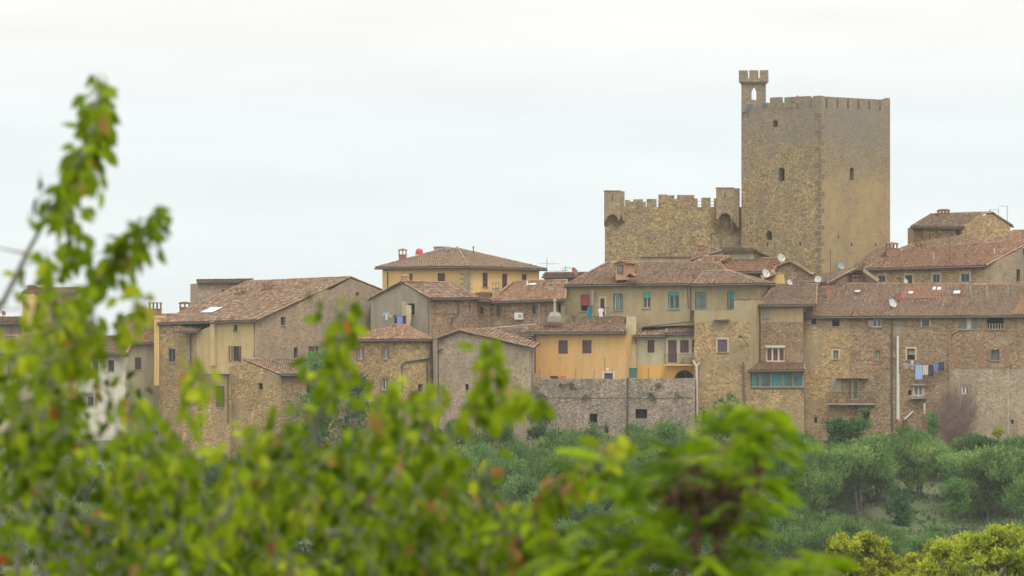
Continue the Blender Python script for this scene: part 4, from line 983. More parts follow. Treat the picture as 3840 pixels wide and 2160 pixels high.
gr = plain('sage_shutter', (.34,.31,.24), .8, .15)
a.win('dark', 3042, 1192, 3060, 1216, open_sh=-1, shmat=gr); a.win('dark', 3120, 1199, 3148, 1224); a.win('glass', 3273, 1198, 3304, 1226, pane=GLASSG, open_sh=-1, shmat=gr)
a.win('glass', 3364, 1192, 3378, 1212, pane=GLASSG, mull=0, fr=SURR); a.win('dark', 3458, 1198, 3485, 1224, pane=GLASSG, surr=SURR); a.win('glass', 3604, 1191, 3664, 1235, pane=GLASSG, fr=CONC, mull=2, curtain=[(.33,.6,0,1,CURT)]); a.win('dark', 3700, 1190, 3764, 1235, depth=1.2, name='loggia')
a.rail([(3701, 1235), (3763, 1235)], .5, mat=R_CREAM, off=-.1, step=.25, r=.05, name='balustrade')
for w in ((3124,1314,3144,1347), (3281,1314,3301,1349)):
    a.win('glass', *w, fr=TANW, pane=plain('green_pane', (.14,.22,.16), .4, .2), surr=BRICK if w[0] > 3200 else SURR)
    m = MB(); a.pbox(m, w[0]-8, w[1]-13, w[2]+8, w[1]-6, .0, .03); part('brick_lintel', m, BRICK, h.root)
a.win('dark', 3402, 1308, 3431, 1349, curtain=[(.05,.95,.45,.9,CURT)], surr=SURR)
a.win('dark', 3717, 1312, 3748, 1351, open_sh=-1, shmat=plain('grey_brown_shutter', (.22,.15,.11), .7, .15), pane=GLASSG)
for x0, x1 in ((3578, 3593), (3669, 3690), (3767, 3787)):
    m = MB(); a.pbox(m, x0, 1295, x1, 1378, .0, .04); part('brick_pier', m, BRICKO, h.root)
m = MB()
uc, zc = a.hit(3630, 1345); prev = None
for k in range(13):
    q = math.pi*k/12; p = [(uc - r_*math.cos(q), zc + .1 + r_*.7*math.sin(q)) for r_ in (.85, 1.02)]
    if prev: m.face([a.pt(*prev[0], .01), a.pt(*p[0], .01), a.pt(*p[1], .01), a.pt(*prev[1], .01)])
    prev = p
part('brick_arch', m, BRICK, h.root)
a.win('glass', 3172, 1424, 3220, 1500, fr=plain('ochre_frame', (.42,.33,.17), .6, .1), pane=plain('door_glass', (.15,.13,.08), .3, .2), mull=1, sill=False, wd=.12, name='balcony_door')
m = MB(); a.pbox(m, 3135, 1415, 3257, 1419, 0, .8); part('canopy', m, S_GREY, h.root)
m = MB(); a.pbox(m, 3108, 1512, 3282, 1518, -.05, 1.05); part('balcony_slab', m, CONC, h.root)
a.rail([(3102, 1512), (3288, 1512)], 1.0, off=1.0, step=.11)
m = MB()
for k in range(10):
    for sg in (1, -1):
        p0 = a.hit(3112+k*4.2, 1424 if sg > 0 else 1470); p1 = a.hit(3112+k*4.2+ (18 if k < 6 else 4*(10-k)), 1470 if sg > 0 else 1424); m.tube([a.pt(p0[0], p0[1], .03), a.pt(p1[0], p1[1], .03)], .018, 4)
part('lattice', m, plain('lattice_grey', (.5,.47,.4), .7, .1), h.root)
a.win('glass', 3428, 1447, 3460, 1484, pane=GLASSG, wd=.07, surr=SURR); m = MB(); a.pbox(m, 3412, 1485, 3474, 1496, 0, .55); part('window_ledge', m, S_GREY, h.root)
m = MB(); a.pbox(m, 3414, 1444, 3482, 1447, 0, .3); part('canopy', m, S_BROWN, h.root)
a.win('dark', 3406, 1463, 3416, 1482, sill=False); a.win('glass', 3606, 1446, 3634, 1479, mull=1, wd=.13, sill=False); a.win('dark', 3791, 1573, 3801, 1589, sill=False, name='drain_hole')
a.win('dark', 3228, 1543, 3260, 1586, sill=False); a.win('dark', 3487, 1548, 3512, 1590, arch=True, sill=False); a.win('dark', 3053, 1565, 3064, 1585, sill=False) 
a.pipe([(3345, 1192), (3345, 1500), (3347, 1620)], r=.075, mat=GUT); a.pipe([(3367, 1259), (3367, 1572)], r=.12, mat=PIPEW); a.pipe([(3367, 1572), (3371, 1610)], r=.12, mat=BRICK); a.pipe([(3374, 1402), (3374, 1580)], r=.05, mat=plain('pipe_pink', (.55,.38,.3), .5, .1))
a.pipe([(3603, 1232), (3572, 1250), (3562, 1258), (3561, 1640)], r=.05, mat=PIPEO); a.pipe([(3467, 1512), (3467, 1552)], r=.09, mat=PIPEW); a.pipe([(3466, 1552), (3465, 1640)], r=.1, mat=BRICK)
a.pipe([(3424, 1543), (3394, 1573)], r=.08, mat=PIPEW); a.pipe([(3393, 1573), (3394, 1612)], r=.19, mat=plain('rust', (.13,.06,.05), .8, .2)); a.pipe([(3780, 1380), (3781, 1650)], r=.02, mat=PIPEW, name='cable')
m = MB(); a.pbox(m, 3012, 1378, 3100, 1379.5, 0, .02); a.pbox(m, 3300, 1381, 3900, 1383, 0, .03); part('string_course', m, S_GREY, h.root)
m = MB(); u, z = a.hit(3370, 1235); m.face([a.pt(u+.36*math.cos(q*math.pi/10), z+.5*math.sin(q*math.pi/10), .008) for q in range(20)]); part('render_patch', m, R_GREY, h.root)
for q in ((3204,1092,3228,1100),(3406,1096,3426,1106),(3497,1080,3510,1092),(3514,1080,3530,1092),(3575,1094,3602,1106),(2982,1092,2999,1100)): h.skylight(*q, pls[0])
h.chimney(3099, 3122, 1074, 1106, 405, mat=BRICK, style='plain'); h.chimney(3360, 3378, 1100, 1150, 403, mat=BRICK, style='plain'); h.chimney(3604, 3618, 1064, 1090, 403, mat=BRICK, style='plain'); h.chimney(3572, 3584, 1124, 1150, 400.5, mat=BRICK, style='plain')
for px, py in ((3640, 1040), (3700, 1068), (3780, 1080)):
    m = MB(); m.tube([onp(px, 1110), onp(px, 1110)+Vector((0,0,1.))], .07, 6); part('vent_pipe', m, CONC, h.rf)
h.done(); fO = a
# ------------------------------------------------------------------ P and Q: upper right
h = House('upper_right_house', 'stone house with four small windows and a red roof, right of the castle tower', 3450, 1100, 411)
a = h.fac((3245, 412.), (3694, 410)); b = h.fac((3694, 410), (3960, 416))
a.seg(S_WARM, [(3245, 1010), (3694, 998)]); b.seg(S_GABLE, [(3694, 998), (3960, 870)]); h.close(S_WARM, 12, 8.)
h.roof([[(3236, 1009, 411.6), (3698, 995, 409.5), (3880, 900, 417.5), (3400, 930, None)], [(3698, 995, 409.5), (3960, 858, 419.5), (3800, 866, 422), (3640, 930, None)], [(3236, 1009, 411.6), (3400, 930, 419.), (3420, 960, 424)]], T_RED, tbase=.45)
for i, w in enumerate(((3293,1034,3320,1056), (3395,1032,3421,1062), (3498,1029,3524,1058), (3604,1027,3635,1056))): a.win('glass' if i != 1 else 'dark', *w, fr=plain('slate_frame', (.12,.17,.2), .5, .1), pane=GLASS, surr=SURR, sill=False)
b.win('dark', 3812, 1010, 3826, 1056, fr=WOODB); b.win('dark', 3836, 930, 3845, 955)
h.chimney(3325, 3367, 906, 960, 415, style='pyramid', mat=BRICKO); h.chimney(3438, 3474, 912, 935, 418, style='flat')
m = MB(); q = P(3501, 975, 413); m.tube([q, q+Vector((0,0,.85))], .12, 8, r2=.06); part('vent_pipe', m, CONC, h.rf); m = MB(); q = P(3729, 948, 413); m.tube([q, q+Vector((0,0,.4))], .06, 8); part('vent_pipe', m, PIPEW, h.rf)
h.done()
h = House('upper_red_roof', 'far red roof rising behind the upper right house toward the stone house on top', 3560, 930, 419.5)
a = h.fac((3330, 421.), (3700, 419)); a.seg(S_BROWN, [(3330, 955), (3700, 925)]); h.close(S_BROWN, 8, 9)
h.roof([[(3322, 953, 420.5), (3705, 915, 418.4), (3640, 880, 423), (3425, 914, None)]], T_OLD, gut=False)
h.done()
h = House('hilltop_house', 'small stone house with a hipped tile roof and wide chimney, topmost at the right', 3620, 960, 424)
a = h.fac((3428, 425.5), (3610, 423.5)); b = h.fac((3610, 423.5), (3788, 427))
a.seg(S_WARM, [(3428, 853), (3610, 852)]); b.seg(S_WARM, [(3610, 852), (3660, 812), (3720, 803), (3788, 848)]); h.close(S_WARM, 7, 12)
h.roof([[(3415, 850, 425.2), (3614, 852, 423.1), (3690, 797, 429), (3492, 803, None)], [(3415, 850, 425.2), (3492, 803, 431), (3470, 850, 436)], [(3614, 852, 423.1), (3680, 804, 427.6), (3722, 797, 430), (3690, 797, 429)], [(3722, 797, 430.), (3798, 846, 428), (3740, 840, 437), (3700, 799, 431)]], T_OLD, tbase=.5)
a.win('dark', 3585, 862, 3602, 888, pane=GLASSG, sill=False); a.pipe([(3458, 854), (3460, 900)])
h.chimney(3519, 3560, 783, 808, 428.6, style='dome', mat=BRICKO)
h.done()
h = House('brown_roof_wing', 'dark sloping tile roof meeting the right foot of the castle tower', 3280, 1050, 413.5)
a = h.fac((3130, 416), (3300, 413.5)); a.seg(S_BROWN, [(3130, 1042), (3300, 1020)]); h.close(S_BROWN, 3, 6)
h.roof([[(3140, 1018, 415), (3330, 1012, 412.6), (3345, 922, 417.5), (3285, 935, None)]], T_BROWN, gut=False)
h.done()
# ------------------------------------------------------------------ roofs clustered at the foot of the castle
h = House('parapet_house', 'low beige parapet wall with two brick chimneys against the castle wall', 2490, 1000, 416.5)
a = h.fac((2290, 416.5), (2605, 416)); a.seg(R_TAN, [(2290, 992), (2380, 976), (2404, 964), (2605, 961)]); h.close(R_TAN, 3, 8.5)
m = MB(); a.pbox(m, 2404, 961, 2605, 964.5, -.2, .12); part('coping', m, T_OLD, h.root)
m = MB(); a.pbox(m, 2410, 965, 2468, 984, 0, .02); part('render_patch', m, R_GREY, h.root)
h.rf = h.root; 
h.chimney(2468, 2496, 948, 966, 416.8, style='flat', mat=BRICK, parent=h.root)
h.done()
h = House('gabled_cream_house', 'cream house with a brick chimney and tiled roof in front of the castle wall', 2770, 1010, 415)
a = h.fac((2600, 416.5), (2712, 414.5)); b2_ = h.fac((2712, 415.2), (2826, 414.5)); b = h.fac((2826, 414.5), (2925, 417.5))
a.seg(R_CREAM, [(2600, 1010), (2712, 945)]); b2_.seg(R_CREAM, [(2712, 941), (2826, 941)]); b.seg(R_TAN, [(2826, 939), (2925, 985)]); h.close(R_TAN, 4, 8.4)
h.roof([[(2708, 941, 414.7), (2828, 941, 414.), (2826, 929, 416.4), (2700, 929, None)], [(2828, 937, 414), (2930, 984, 417.), (2905, 984, 420), (2826, 929, 417)], [(2708, 941, 414.4), (2592, 975, 415.), (2604, 955, 418.), (2698, 928, 418)]], T_OLD, gut=False)
h.chimney(2617, 2640, 911, 950, 415.5, style='pyramid', mat=BRICKO)
h.done()
h = House('red_roofed_house', 'middle red tile roof below the cream gabled house', 2780, 1060, 411.5)
a = h.fac((2560, 413), (2930, 410.8)); a.seg(R_TAN, [(2560, 1022), (2930, 1020)]); h.close(R_TAN, 4, 6.5)
h.roof([[(2640, 1020, 411.6), (2895, 1019, 410.2), (2950, 968, 414.4), (2716, 968, None)], [(2560, 1000, 412.3), (2660, 1000, 411.8), (2740, 962, 414.), (2650, 962, None)]], T_RED, tbase=.45)
h.done()
h = House('small_gabled_house', 'small brown stone gable with steep tiled edge in front of the tower base', 2980, 1060, 411)
a = h.fac((2912, 411.5), (3046, 410.5)); a.seg(S_BROWN, [(2912, 1004), (2966, 984), (3046, 1030)]); h.close(S_BROWN, 3, 6)
h.roof([[(2962, 980, 410.9), (3048, 1030, 410.2), (3060, 1026, 413.4), (2976, 978, None)], [(2962, 980, 410.9), (2900, 1004, 411.4), (2915, 1000, 414), (2976, 978, None)]], T_OLD, gut=False)
h.done()
h = House('yellow_gable_house', 'tiny yellow gable end between two satellite dishes', 2910, 1062, 408.8)
a = h.fac((2870, 409), (2944, 408.6)); a.seg(R_YELLOW, [(2870, 1046), (2905, 1032), (2940, 1028), (2944, 1060)]); h.close(R_YELLOW, 2, 5)
h.roof([[(2860, 1050, 408.6), (2908, 1030, 408.3), (2900, 1014, 410.4), (2850, 1026, None)]], T_RED, gut=False)
h.done()
h = House('ridge_cottage', 'row of low brown tile roofs at the foot of the castle tower', 3120, 1062, 409.5)
a = h.fac((2940, 410), (3262, 409.2)); a.seg(S_BROWN, [(2940, 1064), (3262, 1058)]); h.close(S_BROWN, 3, 5.4)
h.roof([[(2936, 1062, 409.6), (3100, 1061, 409.), (3200, 1021, 412.5), (3034, 1026, None)], [(3100, 1064, 409), (3200, 1012, 409.5), (3206, 1008, 413.), (3110, 1040, 413)], [(3236, 1018, 408.9), (3290, 1058, 408.6), (3296, 1050, 411), (3240, 1012, 411)]], T_BROWN, gut=False)
h.chimney(3196, 3232, 1030, 1062, 409.6, style='flat', mat=BRICK)
h.done()
# ------------------------------------------------------------------ town wall (Z)
h = House('town_wall', 'high grey rubble retaining wall with two dark openings under the orange house', 2300, 1640, 397.4, 'wall')
a = h.fac((1991, 397.6), (2606, 397.2)); a.seg(S_GREY, [(1991, 1402), (2008, 1412), (2030, 1420), (2350, 1421), (2606, 1417)])
A_, B_ = a.pt(0, 0), a.pt((a.B-a.A).length, 0); zt = a.hit(2300, 1424)[1]
h.back(S_GREY, [(B_.x, B_.y, zt), (B_.x+.3, B_.y+5.5, zt), (A_.x, A_.y+6.5, zt), (A_.x, A_.y, zt)])
h.lid(CONC, [(A_.x, A_.y, zt), (B_.x, B_.y, zt), (B_.x+.3, B_.y+5.5, zt), (A_.x, A_.y+6.5, zt)])
a.win('dark', 2211, 1551, 2240, 1586, sill=False, depth=.8, name='opening'); a.win('dark', 2383, 1534, 2427, 1570, sill=False, depth=.8, name='opening')
m = MB(); a.pbox(m, 2000, 1490, 2606, 1492, 0, .05); part('string_course', m, S_GREY, h.root)
m = MB(); a.pbox(m, 2350, 1416, 2357, 1640, 0, .06); part('drain_channel', m, GUT, h.root)
a.pipe([(1999, 1412), (1999, 1640)], r=.03, mat=CONC)
h.done(); fZ = a
for i, (px, pt_, lb) in enumerate(((2024,1385,'thin fence post standing left on the town wall'), (2159,1384,'thin fence post on the town wall, right of the terracotta planter'), (2228,1385,'thin fence post on the town wall, left of the tall pole'), (2268,1339,'tall thin pole in front of the orange house door'), (2297,1382,'thin fence post on the town wall, right of the tall pole'), (2432,1380,'green fence post under the yellow base of the balcony house'), (2570,1380,'green fence post in front of the dark archway'))):
    m = MB(); q = fZ.pt(*fZ.hit(px, 1424), -.25); m.tube([q, Vector((q.x, q.y, (H-pt_)/F*q.y))], .022, 6); m.tube([q, q+Vector((0,0,.03))], .06, 6)
    solo('fence_post', m, IRON, q, lb, 'post', 'fence posts on the town wall')
m = MB(); q0 = fZ.pt(*fZ.hit(2359, 1415), -1.2); m.box(q0.x, q0.x+.74, q0.y-.3, q0.y+.3, q0.z-.1, q0.z+.8); m.box(q0.x-.04, q0.x+.78, q0.y-.34, q0.y+.34, q0.z+.8, q0.z+.86)
for k in range(5): m.box(q0.x+.03+k*.145, q0.x+.12+k*.145, q0.y-.32, q0.y-.3, q0.z, q0.z+.75)
solo('garden_box', m, plain('dark_green_paint', (.035,.12,.09), .6, .15), q0, 'dark green wooden box on the town wall beside the balcony house', 'box')
m = MB(); q = fZ.pt(*fZ.hit(2110, 1424), -1.); m.box(q.x-.28, q.x+.28, q.y-.15, q.y+.15, q.z, q.z+.32); m.box(q.x-.31, q.x+.31, q.y-.18, q.y+.18, q.z+.26, q.z+.34)
solo('planter', m, TERRA, q, 'long terracotta planter on the town wall in front of the orange house', 'planter')
m = MB(); q = fJ.pt(*fJ.hit(2279, 1386), .1); m.tube([q, q-Vector((0,.25,0))], .02, 6); c = q-Vector((0,.3,0))
for i in range(6):
    for j in range(10):
        def sp_(i, j): a_, b_ = math.pi*i/6, 2*math.pi*j/10; return c+Vector((math.sin(a_)*math.cos(b_), math.sin(a_)*math.sin(b_), math.cos(a_)))*.13
        m.face([sp_(i,j), sp_(i+1,j), sp_(i+1,j+1), sp_(i,j+1)])
solo('globe_lamp', m, WHITEP, q, 'round white globe lamp above the low door of the orange house', 'lamp')

# ------------------------------------------------------------------ free-standing bits: dishes, aerials, laundry, pots, lamp
def dish(px, py, Y, r, lab, mat=DISHW, squash=.75, yaw=.5, foot=.9):
    c = P(px, py, Y); rr = root('satellite_dish', c-Vector((0,0,foot)), lab, 'satellite dish', 'satellite dishes'); d = Vector((math.sin(yaw), -math.cos(yaw), .45)).normalized()
    s = d.cross(Vector((0,0,1))).normalized(); u = s.cross(d); m = MB(); prev = None
    for i in range(5):
        q = i/4*r; dep = .22*r*(i/4)**2; ring = [c + s*(q*math.cos(k*math.pi/9)) + u*(q*1.08*math.sin(k*math.pi/9)) + d*dep for k in range(18)]
        if prev:
            for k in range(18): m.face([prev[k], prev[(k+1)%18], ring[(k+1)%18], ring[k]])
        prev = ring
    part('reflector', m, mat, rr, True)
    m = MB(); m.tube([c-d*.02, c-d*.15, c-Vector((0,0,foot))-d*.15], .03, 6); part('mast', m, IRON, rr)
    m = MB(); m.tube([c-u*r, c+d*r*1.0-u*r*.2], .015, 5); m.tube([c+d*r*.95-u*r*.2, c+d*r*1.1-u*r*.2], .045, 6); part('feed_arm', m, IRON, rr)
dish(2153, 1019, 409, .40, 'dark red satellite dish at the left end of the long beige roof', DISHR, yaw=.9)
dish(2928, 968, 412, .42, 'white dish standing above the stone gable, highest of the roof dishes'); dish(2871, 1026, 408, .40, 'white dish just left of the tiny yellow gable end')
dish(2960, 1059, 407.6, .27, 'small white dish just right of the tiny yellow gable end'); dish(3068, 1048, 408, .32, 'white dish with round top in front of the tower corner', yaw=-.2)
dish(3346, 1137, 400.6, .42, 'big white dish lowest on the long ribbed roof at right', yaw=.6); dish(3396, 1054, 408.8, .22, 'small white dish in front of the second small window at right'); dish(3152, 998, 413, .34, 'grey blue dish on the dark roof touching the tower', plain('dish_grey', (.2,.25,.29), .5, .1)); dish(13, 1175, 415, .24, 'small brown dish on the roof at the far left edge', DISHR, yaw=.8)
dish(876, 1076, 414.5, .2, 'small dark dish against the squat stone tower', plain('dish_dark', (.08,.1,.13), .5, .1)) 
def aerial(px, pyt, pyb, Y, lab, bars=(), r=.025):
    b = P(px, pyb, Y); t_ = P(px, pyt, Y); rr = root('aerial', b, lab, 'aerial', 'television aerials'); m = MB(); m.tube([b, t_], r, 5); part('mast', m, IRON, rr)
    for dy, x0, x1 in bars:
        m = MB(); p0, p1 = P(px+x0, pyt+dy, Y), P(px+x1, pyt+dy, Y); m.tube([p0, p1], .015, 4); n = max(2, int(abs(x1-x0)/9))
        for k in range(n+1): q = p0+(p1-p0)*k/n; m.tube([q-Vector((0,.3,0)), q+Vector((0,.3,0))], .008, 3)
        part('crossbar', m, IRON, rr)
aerial(2051, 968, 1062, 412, 'tall aerial mast right of the yellow villa', ((21,-30,45),(48,10,70))); aerial(2120, 996, 1060, 413, 'aerial with three bars left of the red dish', ((6,-10,24),(12,-18,30),(18,-14,10)))
aerial(3744, 785, 830, 424, 'left aerial above the hilltop house', ((1,-34,2),)); aerial(3777, 772, 846, 424.5, 'right aerial above the hilltop house, taller one', ((1,-34,2),)); aerial(2393, 890, 984, 415, 'thin rod in front of the castle wall, left one'); aerial(2516, 858, 984, 415, 'thin rod in front of the castle wall, beside the brick chimney')
aerial(2668, 872, 984, 415, 'aerial before the castle wall, left of the right box turret', ((4,-2,6),)); aerial(2704, 880, 960, 415, 'aerial under the right box turret', ((12,-10,8),(20,-10,8))); aerial(3114, 935, 1060, 409, 'aerial with a bowl shaped top in front of the tower corner', ((4,-14,12),(12,-10,10)))
aerial(3560, 880, 990, 412, 'thin aerial rising from the upper right roof, left one', ((3,-12,14),)); aerial(3622, 865, 960, 413, 'thin aerial in front of the hilltop house, middle one'); aerial(3376, 1040, 1110, 404, 'aerial beside the big white dish', ((4,-8,8),)); aerial(3224, 1020, 1080, 408, 'short aerial right of the row of brown roofs', ((5,-10,10),))
def cloth(px0, py0, px1, py1, f, off, mat, lab, name='cloth', shape=None, cat='laundry', group='washing on the line'):
    """a hanging piece of cloth: pleated sheet with thickness; shape = list of (x,y) 0..1 outline widths per row"""
    rows = shape or [(0, 1, 0), (.02, .98, 1)]; m = MB(); nn = 8; pts = []
    for (l, r_, t_) in rows:
        row = []
        for k in range(nn+1):
            px = px0+(px1-px0)*(l+(r_-l)*k/nn); py = py0+(py1-py0)*t_ + (1.2*math.sin(k*2.1) if t_ > .9 else 0); u, z = f.hit(px, py); row.append(f.pt(u, z, off+.05*math.sin(k*1.7+t_*2)))
        pts.append(row)
    D = Vector((f.n.x, f.n.y, 0))*-.025
    for i in range(len(pts)-1):
        for k in range(nn):
            a_, b_, c_, d_ = pts[i][k], pts[i][k+1], pts[i+1][k+1], pts[i+1][k]; m.face([a_, d_, c_, b_]); m.face([a_+D, b_+D, c_+D, d_+D])
    for i in range(len(pts)-1):
        m.face([pts[i][0], pts[i][0]+D, pts[i+1][0]+D, pts[i+1][0]]); m.face([pts[i][nn], pts[i+1][nn], pts[i+1][nn]+D, pts[i][nn]+D])
    u, z = f.hit((px0+px1)/2, py1); return solo(name, m, mat, f.pt(u, z, off), lab, cat, group)
SHIRT = [(.3,.7,0), (0,1,.12), (.02,.98,.38), (.2,.8,.42), (.2,.82,1)]; TROUS = [(.05,.95,0), (.05,.95,.3), (0,1,1)]
C_LB = plain('cloth_light_blue', (.30,.42,.62), .95, .08); C_NV = plain('cloth_navy', (.035,.045,.09), .95, .1); C_GR = plain('cloth_grey', (.40,.38,.37), .95, .1); C_CR = plain('cloth_cream', (.58,.48,.36), .95, .1); C_BL = plain('cloth_blue', (.15,.27,.52), .95, .1); C_WH = plain('cloth_white', (.70,.68,.70), .95, .06); C_PW = plain('cloth_periwinkle', (.25,.26,.62), .95, .08); C_YE = plain('cloth_yellow', (.55,.42,.12), .95, .1); C_TE = plain('cloth_teal', (.02,.20,.25), .95, .35, sc=5); C_BK = plain('cloth_black', (.03,.03,.045), .95, .1)
def line(f, pts, off, lab):
    m = MB(); m.tube([f.pt(*f.hit(*p), off) for p in pts], .012, 4)
    for p in (pts[0], pts[-1]): m.tube([f.pt(*f.hit(*p), off), f.pt(*f.hit(*p), 0)], .02, 4)
    solo('clothesline', m, IRON, f.pt(*f.hit(*pts[0]), off), lab, 'clothesline')
line(fO, [(3394,1359),(3430,1365),(3465,1368),(3510,1364),(3545,1356)], .7, 'clothesline sagging below the dark window of the long stone row')
cloth(3392,1360,3413,1382,fO,.7,C_GR,'grey shirt, leftmost on the right hand washing line','shirt',SHIRT); cloth(3414,1364,3433,1386,fO,.7,C_GR,'grey shirt second from left, beside the light blue towel','shirt',SHIRT); cloth(3420,1352,3428,1368,fO,.8,C_WH,'small white cloth pegged above the second grey shirt','cloth')
cloth(3435,1368,3462,1422,fO,.7,C_LB,'long light blue towel, the longest piece on the right hand line','towel'); cloth(3463,1369,3483,1405,fO,.7,C_CR,'cream cloth right of the long light blue towel','cloth'); cloth(3484,1368,3503,1411,fO,.7,C_NV,'dark navy trousers right of the cream cloth','trousers',TROUS)
cloth(3504,1364,3522,1395,fO,.7,C_BL,'bright blue shirt right of the navy trousers','shirt',SHIRT); cloth(3523,1358,3543,1390,fO,.7,C_NV,'navy cloth, rightmost on the right hand washing line','cloth')
line(fD, [(1448,1173),(1485,1182),(1520,1187),(1538,1184)], .7, 'clothesline on the grey gabled house')
cloth(1450,1172,1473,1184,fD,.7,C_LB,'pale blue cloth, leftmost on the left hand washing line','cloth'); cloth(1461,1180,1468,1200,fD,.72,C_WH,'narrow white cloth hanging below the pale blue cloth','cloth'); cloth(1474,1178,1487,1190,fD,.7,C_YE,'yellow cloth on the left hand washing line','cloth'); cloth(1488,1181,1500,1192,fD,.7,plain('cloth_petrol',(.03,.16,.25),.9,.1),'teal cloth right of the yellow cloth','cloth')
cloth(1494,1188,1503,1213,fD,.68,C_BK,'black cloth left of the violet blue towel','cloth'); cloth(1503,1186,1524,1222,fD,.7,C_PW,'violet blue towel, biggest on the left hand line','towel'); cloth(1525,1184,1536,1226,fD,.7,C_NV,'long dark navy cloth beside the hanging curtain','cloth')
cloth(1533,1145,1555,1236,fD,.5,plain('curtain_beige',(.55,.44,.28),.9,.15,sc=5),'long beige curtain blowing out of the window of the grey gabled house','curtain',[(0,.9,0),(.05,.95,.25),(.1,.85,.6),(.1,.6,.85),(.05,.5,1)],'curtain',None)
cloth(2218,1148,2237,1204,fK,1.6,C_TE,'teal patterned robe hanging beside the upper balcony door','robe',[(.35,.7,0),(0,1,.15),(.05,.95,.5),(.15,.85,1)]); cloth(2259,1156,2280,1188,fK,1.6,C_WH,'white shirt hanging in front of the upper balcony door','shirt',SHIRT)
line(fK, [(2216,1148),(2250,1156),(2284,1154)], 1.6, 'clothesline above the orange house roof')
def pot(q, r, h_, lab, leafy=True):
    m = MB(); rr = root('potted_plant', q, lab, 'potted plant', 'flower pots on balconies'); m.tube([q, q+Vector((0,0,h_))], r*.7, 8, r2=r); part('pot', m, TERRA, rr)
    m = MB()
    for k in range(60):
        a_ = U(0, 6.28); rad = U(0, r*1.5); c = q+Vector((math.cos(a_)*rad, math.sin(a_)*rad, h_+U(0, .35))); s = U(.03, .06); d = Vector((U(-1,1),U(-1,1),U(-.3,1))).normalized()*s; e = Vector((U(-1,1),U(-1,1),U(-1,1))).normalized()*s; m.face([c-d, c+e*.5, c+d, c-e*.5], R())
    part('leaves', m, LEAF_SHRUB, rr)
LEAF_SHRUB = leafmat('leaf_shrub', [(0,(.035,.09,.03)),(.5,(.08,.17,.045)),(1,(.17,.27,.06))], .3, .55, .15)
for px, lb in ((3118, 'left'), (3142, 'second'), (3180, 'third'), (3230, 'fourth'), (3268, 'right')):
    pot(fO.pt(*fO.hit(px, 1511), .75), .16, .26, {'left':'flower pot at the left end of the iron balcony','second':'flower pot second from the left on the iron balcony','third':'flower pot in front of the balcony door, left half','fourth':'flower pot right of the iron balcony door','right':'flower pot at the right end of the iron balcony'}[lb])
for px, lb in ((2562, 'low flower pot at the foot of the cream house balcony railing'), (2594, 'red flower pot at the right end of the cream house balcony')):
    pot(fL.pt(*fL.hit(px, 1365), .6), .15, .25, lb)
m = MB(); m.tube([fM.pt(*fM.hit(2808, 1296), 0), fM.pt(*fM.hit(2783, 1262), .5)], .04, 6); m.tube([fM.pt(*fM.hit(2785, 1263), .5), fM.pt(*fM.hit(2777, 1261), .65)], .14, 8)
solo('wall_lamp', m, GUT, fM.pt(*fM.hit(2808, 1296), 0), 'dark street lamp on a slanting arm near the corner of the tall stone house', 'street lamp')
m = MB(); w = .11; fp = fM
m.tube([fp.pt(*fp.hit(2616, 1560), .25), fp.pt(*fp.hit(2614, 1372), .25)], w, 8); m.tube([fp.pt(*fp.hit(2614, 1374), .25), fp.pt(*fp.hit(2600, 1352), .25)], w*.9, 8); m.tube([fp.pt(*fp.hit(2614, 1374), .25), fp.pt(*fp.hit(2628, 1358), .25)], w*.8, 8)
solo('forked_pipe', m, plain('pipe_cream', (.56,.44,.36), .5, .1), fp.pt(*fp.hit(2616, 1560), .25), 'tall pale pipe with a forked top beside the town wall', 'pipe')

# ------------------------------------------------------------------ vegetation
OLIVE = leafmat('leaf_olive', [(0,(.05,.11,.03)),(.45,(.13,.235,.055)),(.8,(.25,.38,.10)),(1,(.42,.54,.20))], .45, .6, .16)
DKGRN = leafmat('leaf_dark', [(0,(.02,.075,.02)),(.6,(.055,.15,.035)),(1,(.12,.24,.06))], .3, .5, .12)
MIDGRN = leafmat('leaf_mid', [(0,(.06,.14,.03)),(.6,(.12,.26,.055)),(1,(.22,.36,.10))], .35, .5, .1)
YELLOW = leafmat('leaf_yellow', [(0,(.14,.19,.02)),(.5,(.40,.44,.04)),(1,(.62,.62,.10))], .45, .5, .08)
def crown_mb(blobs, sprays, nleaf, ll, lw, up=.8, slen=(.25,.45), lod=1.):
    mb = MB()
    for (c, r) in blobs:
        c = Vector(c); bt = U(.2,.7)
        for _ in range(int(sprays*lod)):
            d = Vector((random.gauss(0,1), random.gauss(0,1), random.gauss(.15,1))).normalized()
            b = c + Vector((d.x*r[0], d.y*r[1], d.z*r[2]))*U(.45,.95)
            sd_ = (d*.7 + Vector((U(-.3,.3),U(-.3,.3),up))).normalized(); ln = U(*slen); tb = bt + U(-.2,.2)
            for k in range(nleaf):
                p = b + sd_*(ln*k/nleaf) + Vector((U(-.04,.04),U(-.04,.04),U(-.04,.04)))
                a = (sd_*.6 + Vector((U(-1,1),U(-1,1),U(-.5,1)))*.8).normalized()*ll*U(.7,1.3)
                s = a.cross(Vector((U(-1,1),U(-1,1),U(-1,1)))).normalized()*lw*U(.7,1.2)
                mb.face([p, p+a*.5+s, p+a, p+a*.5-s], min(1, max(0, tb+U(-.13,.13))))
    return mb
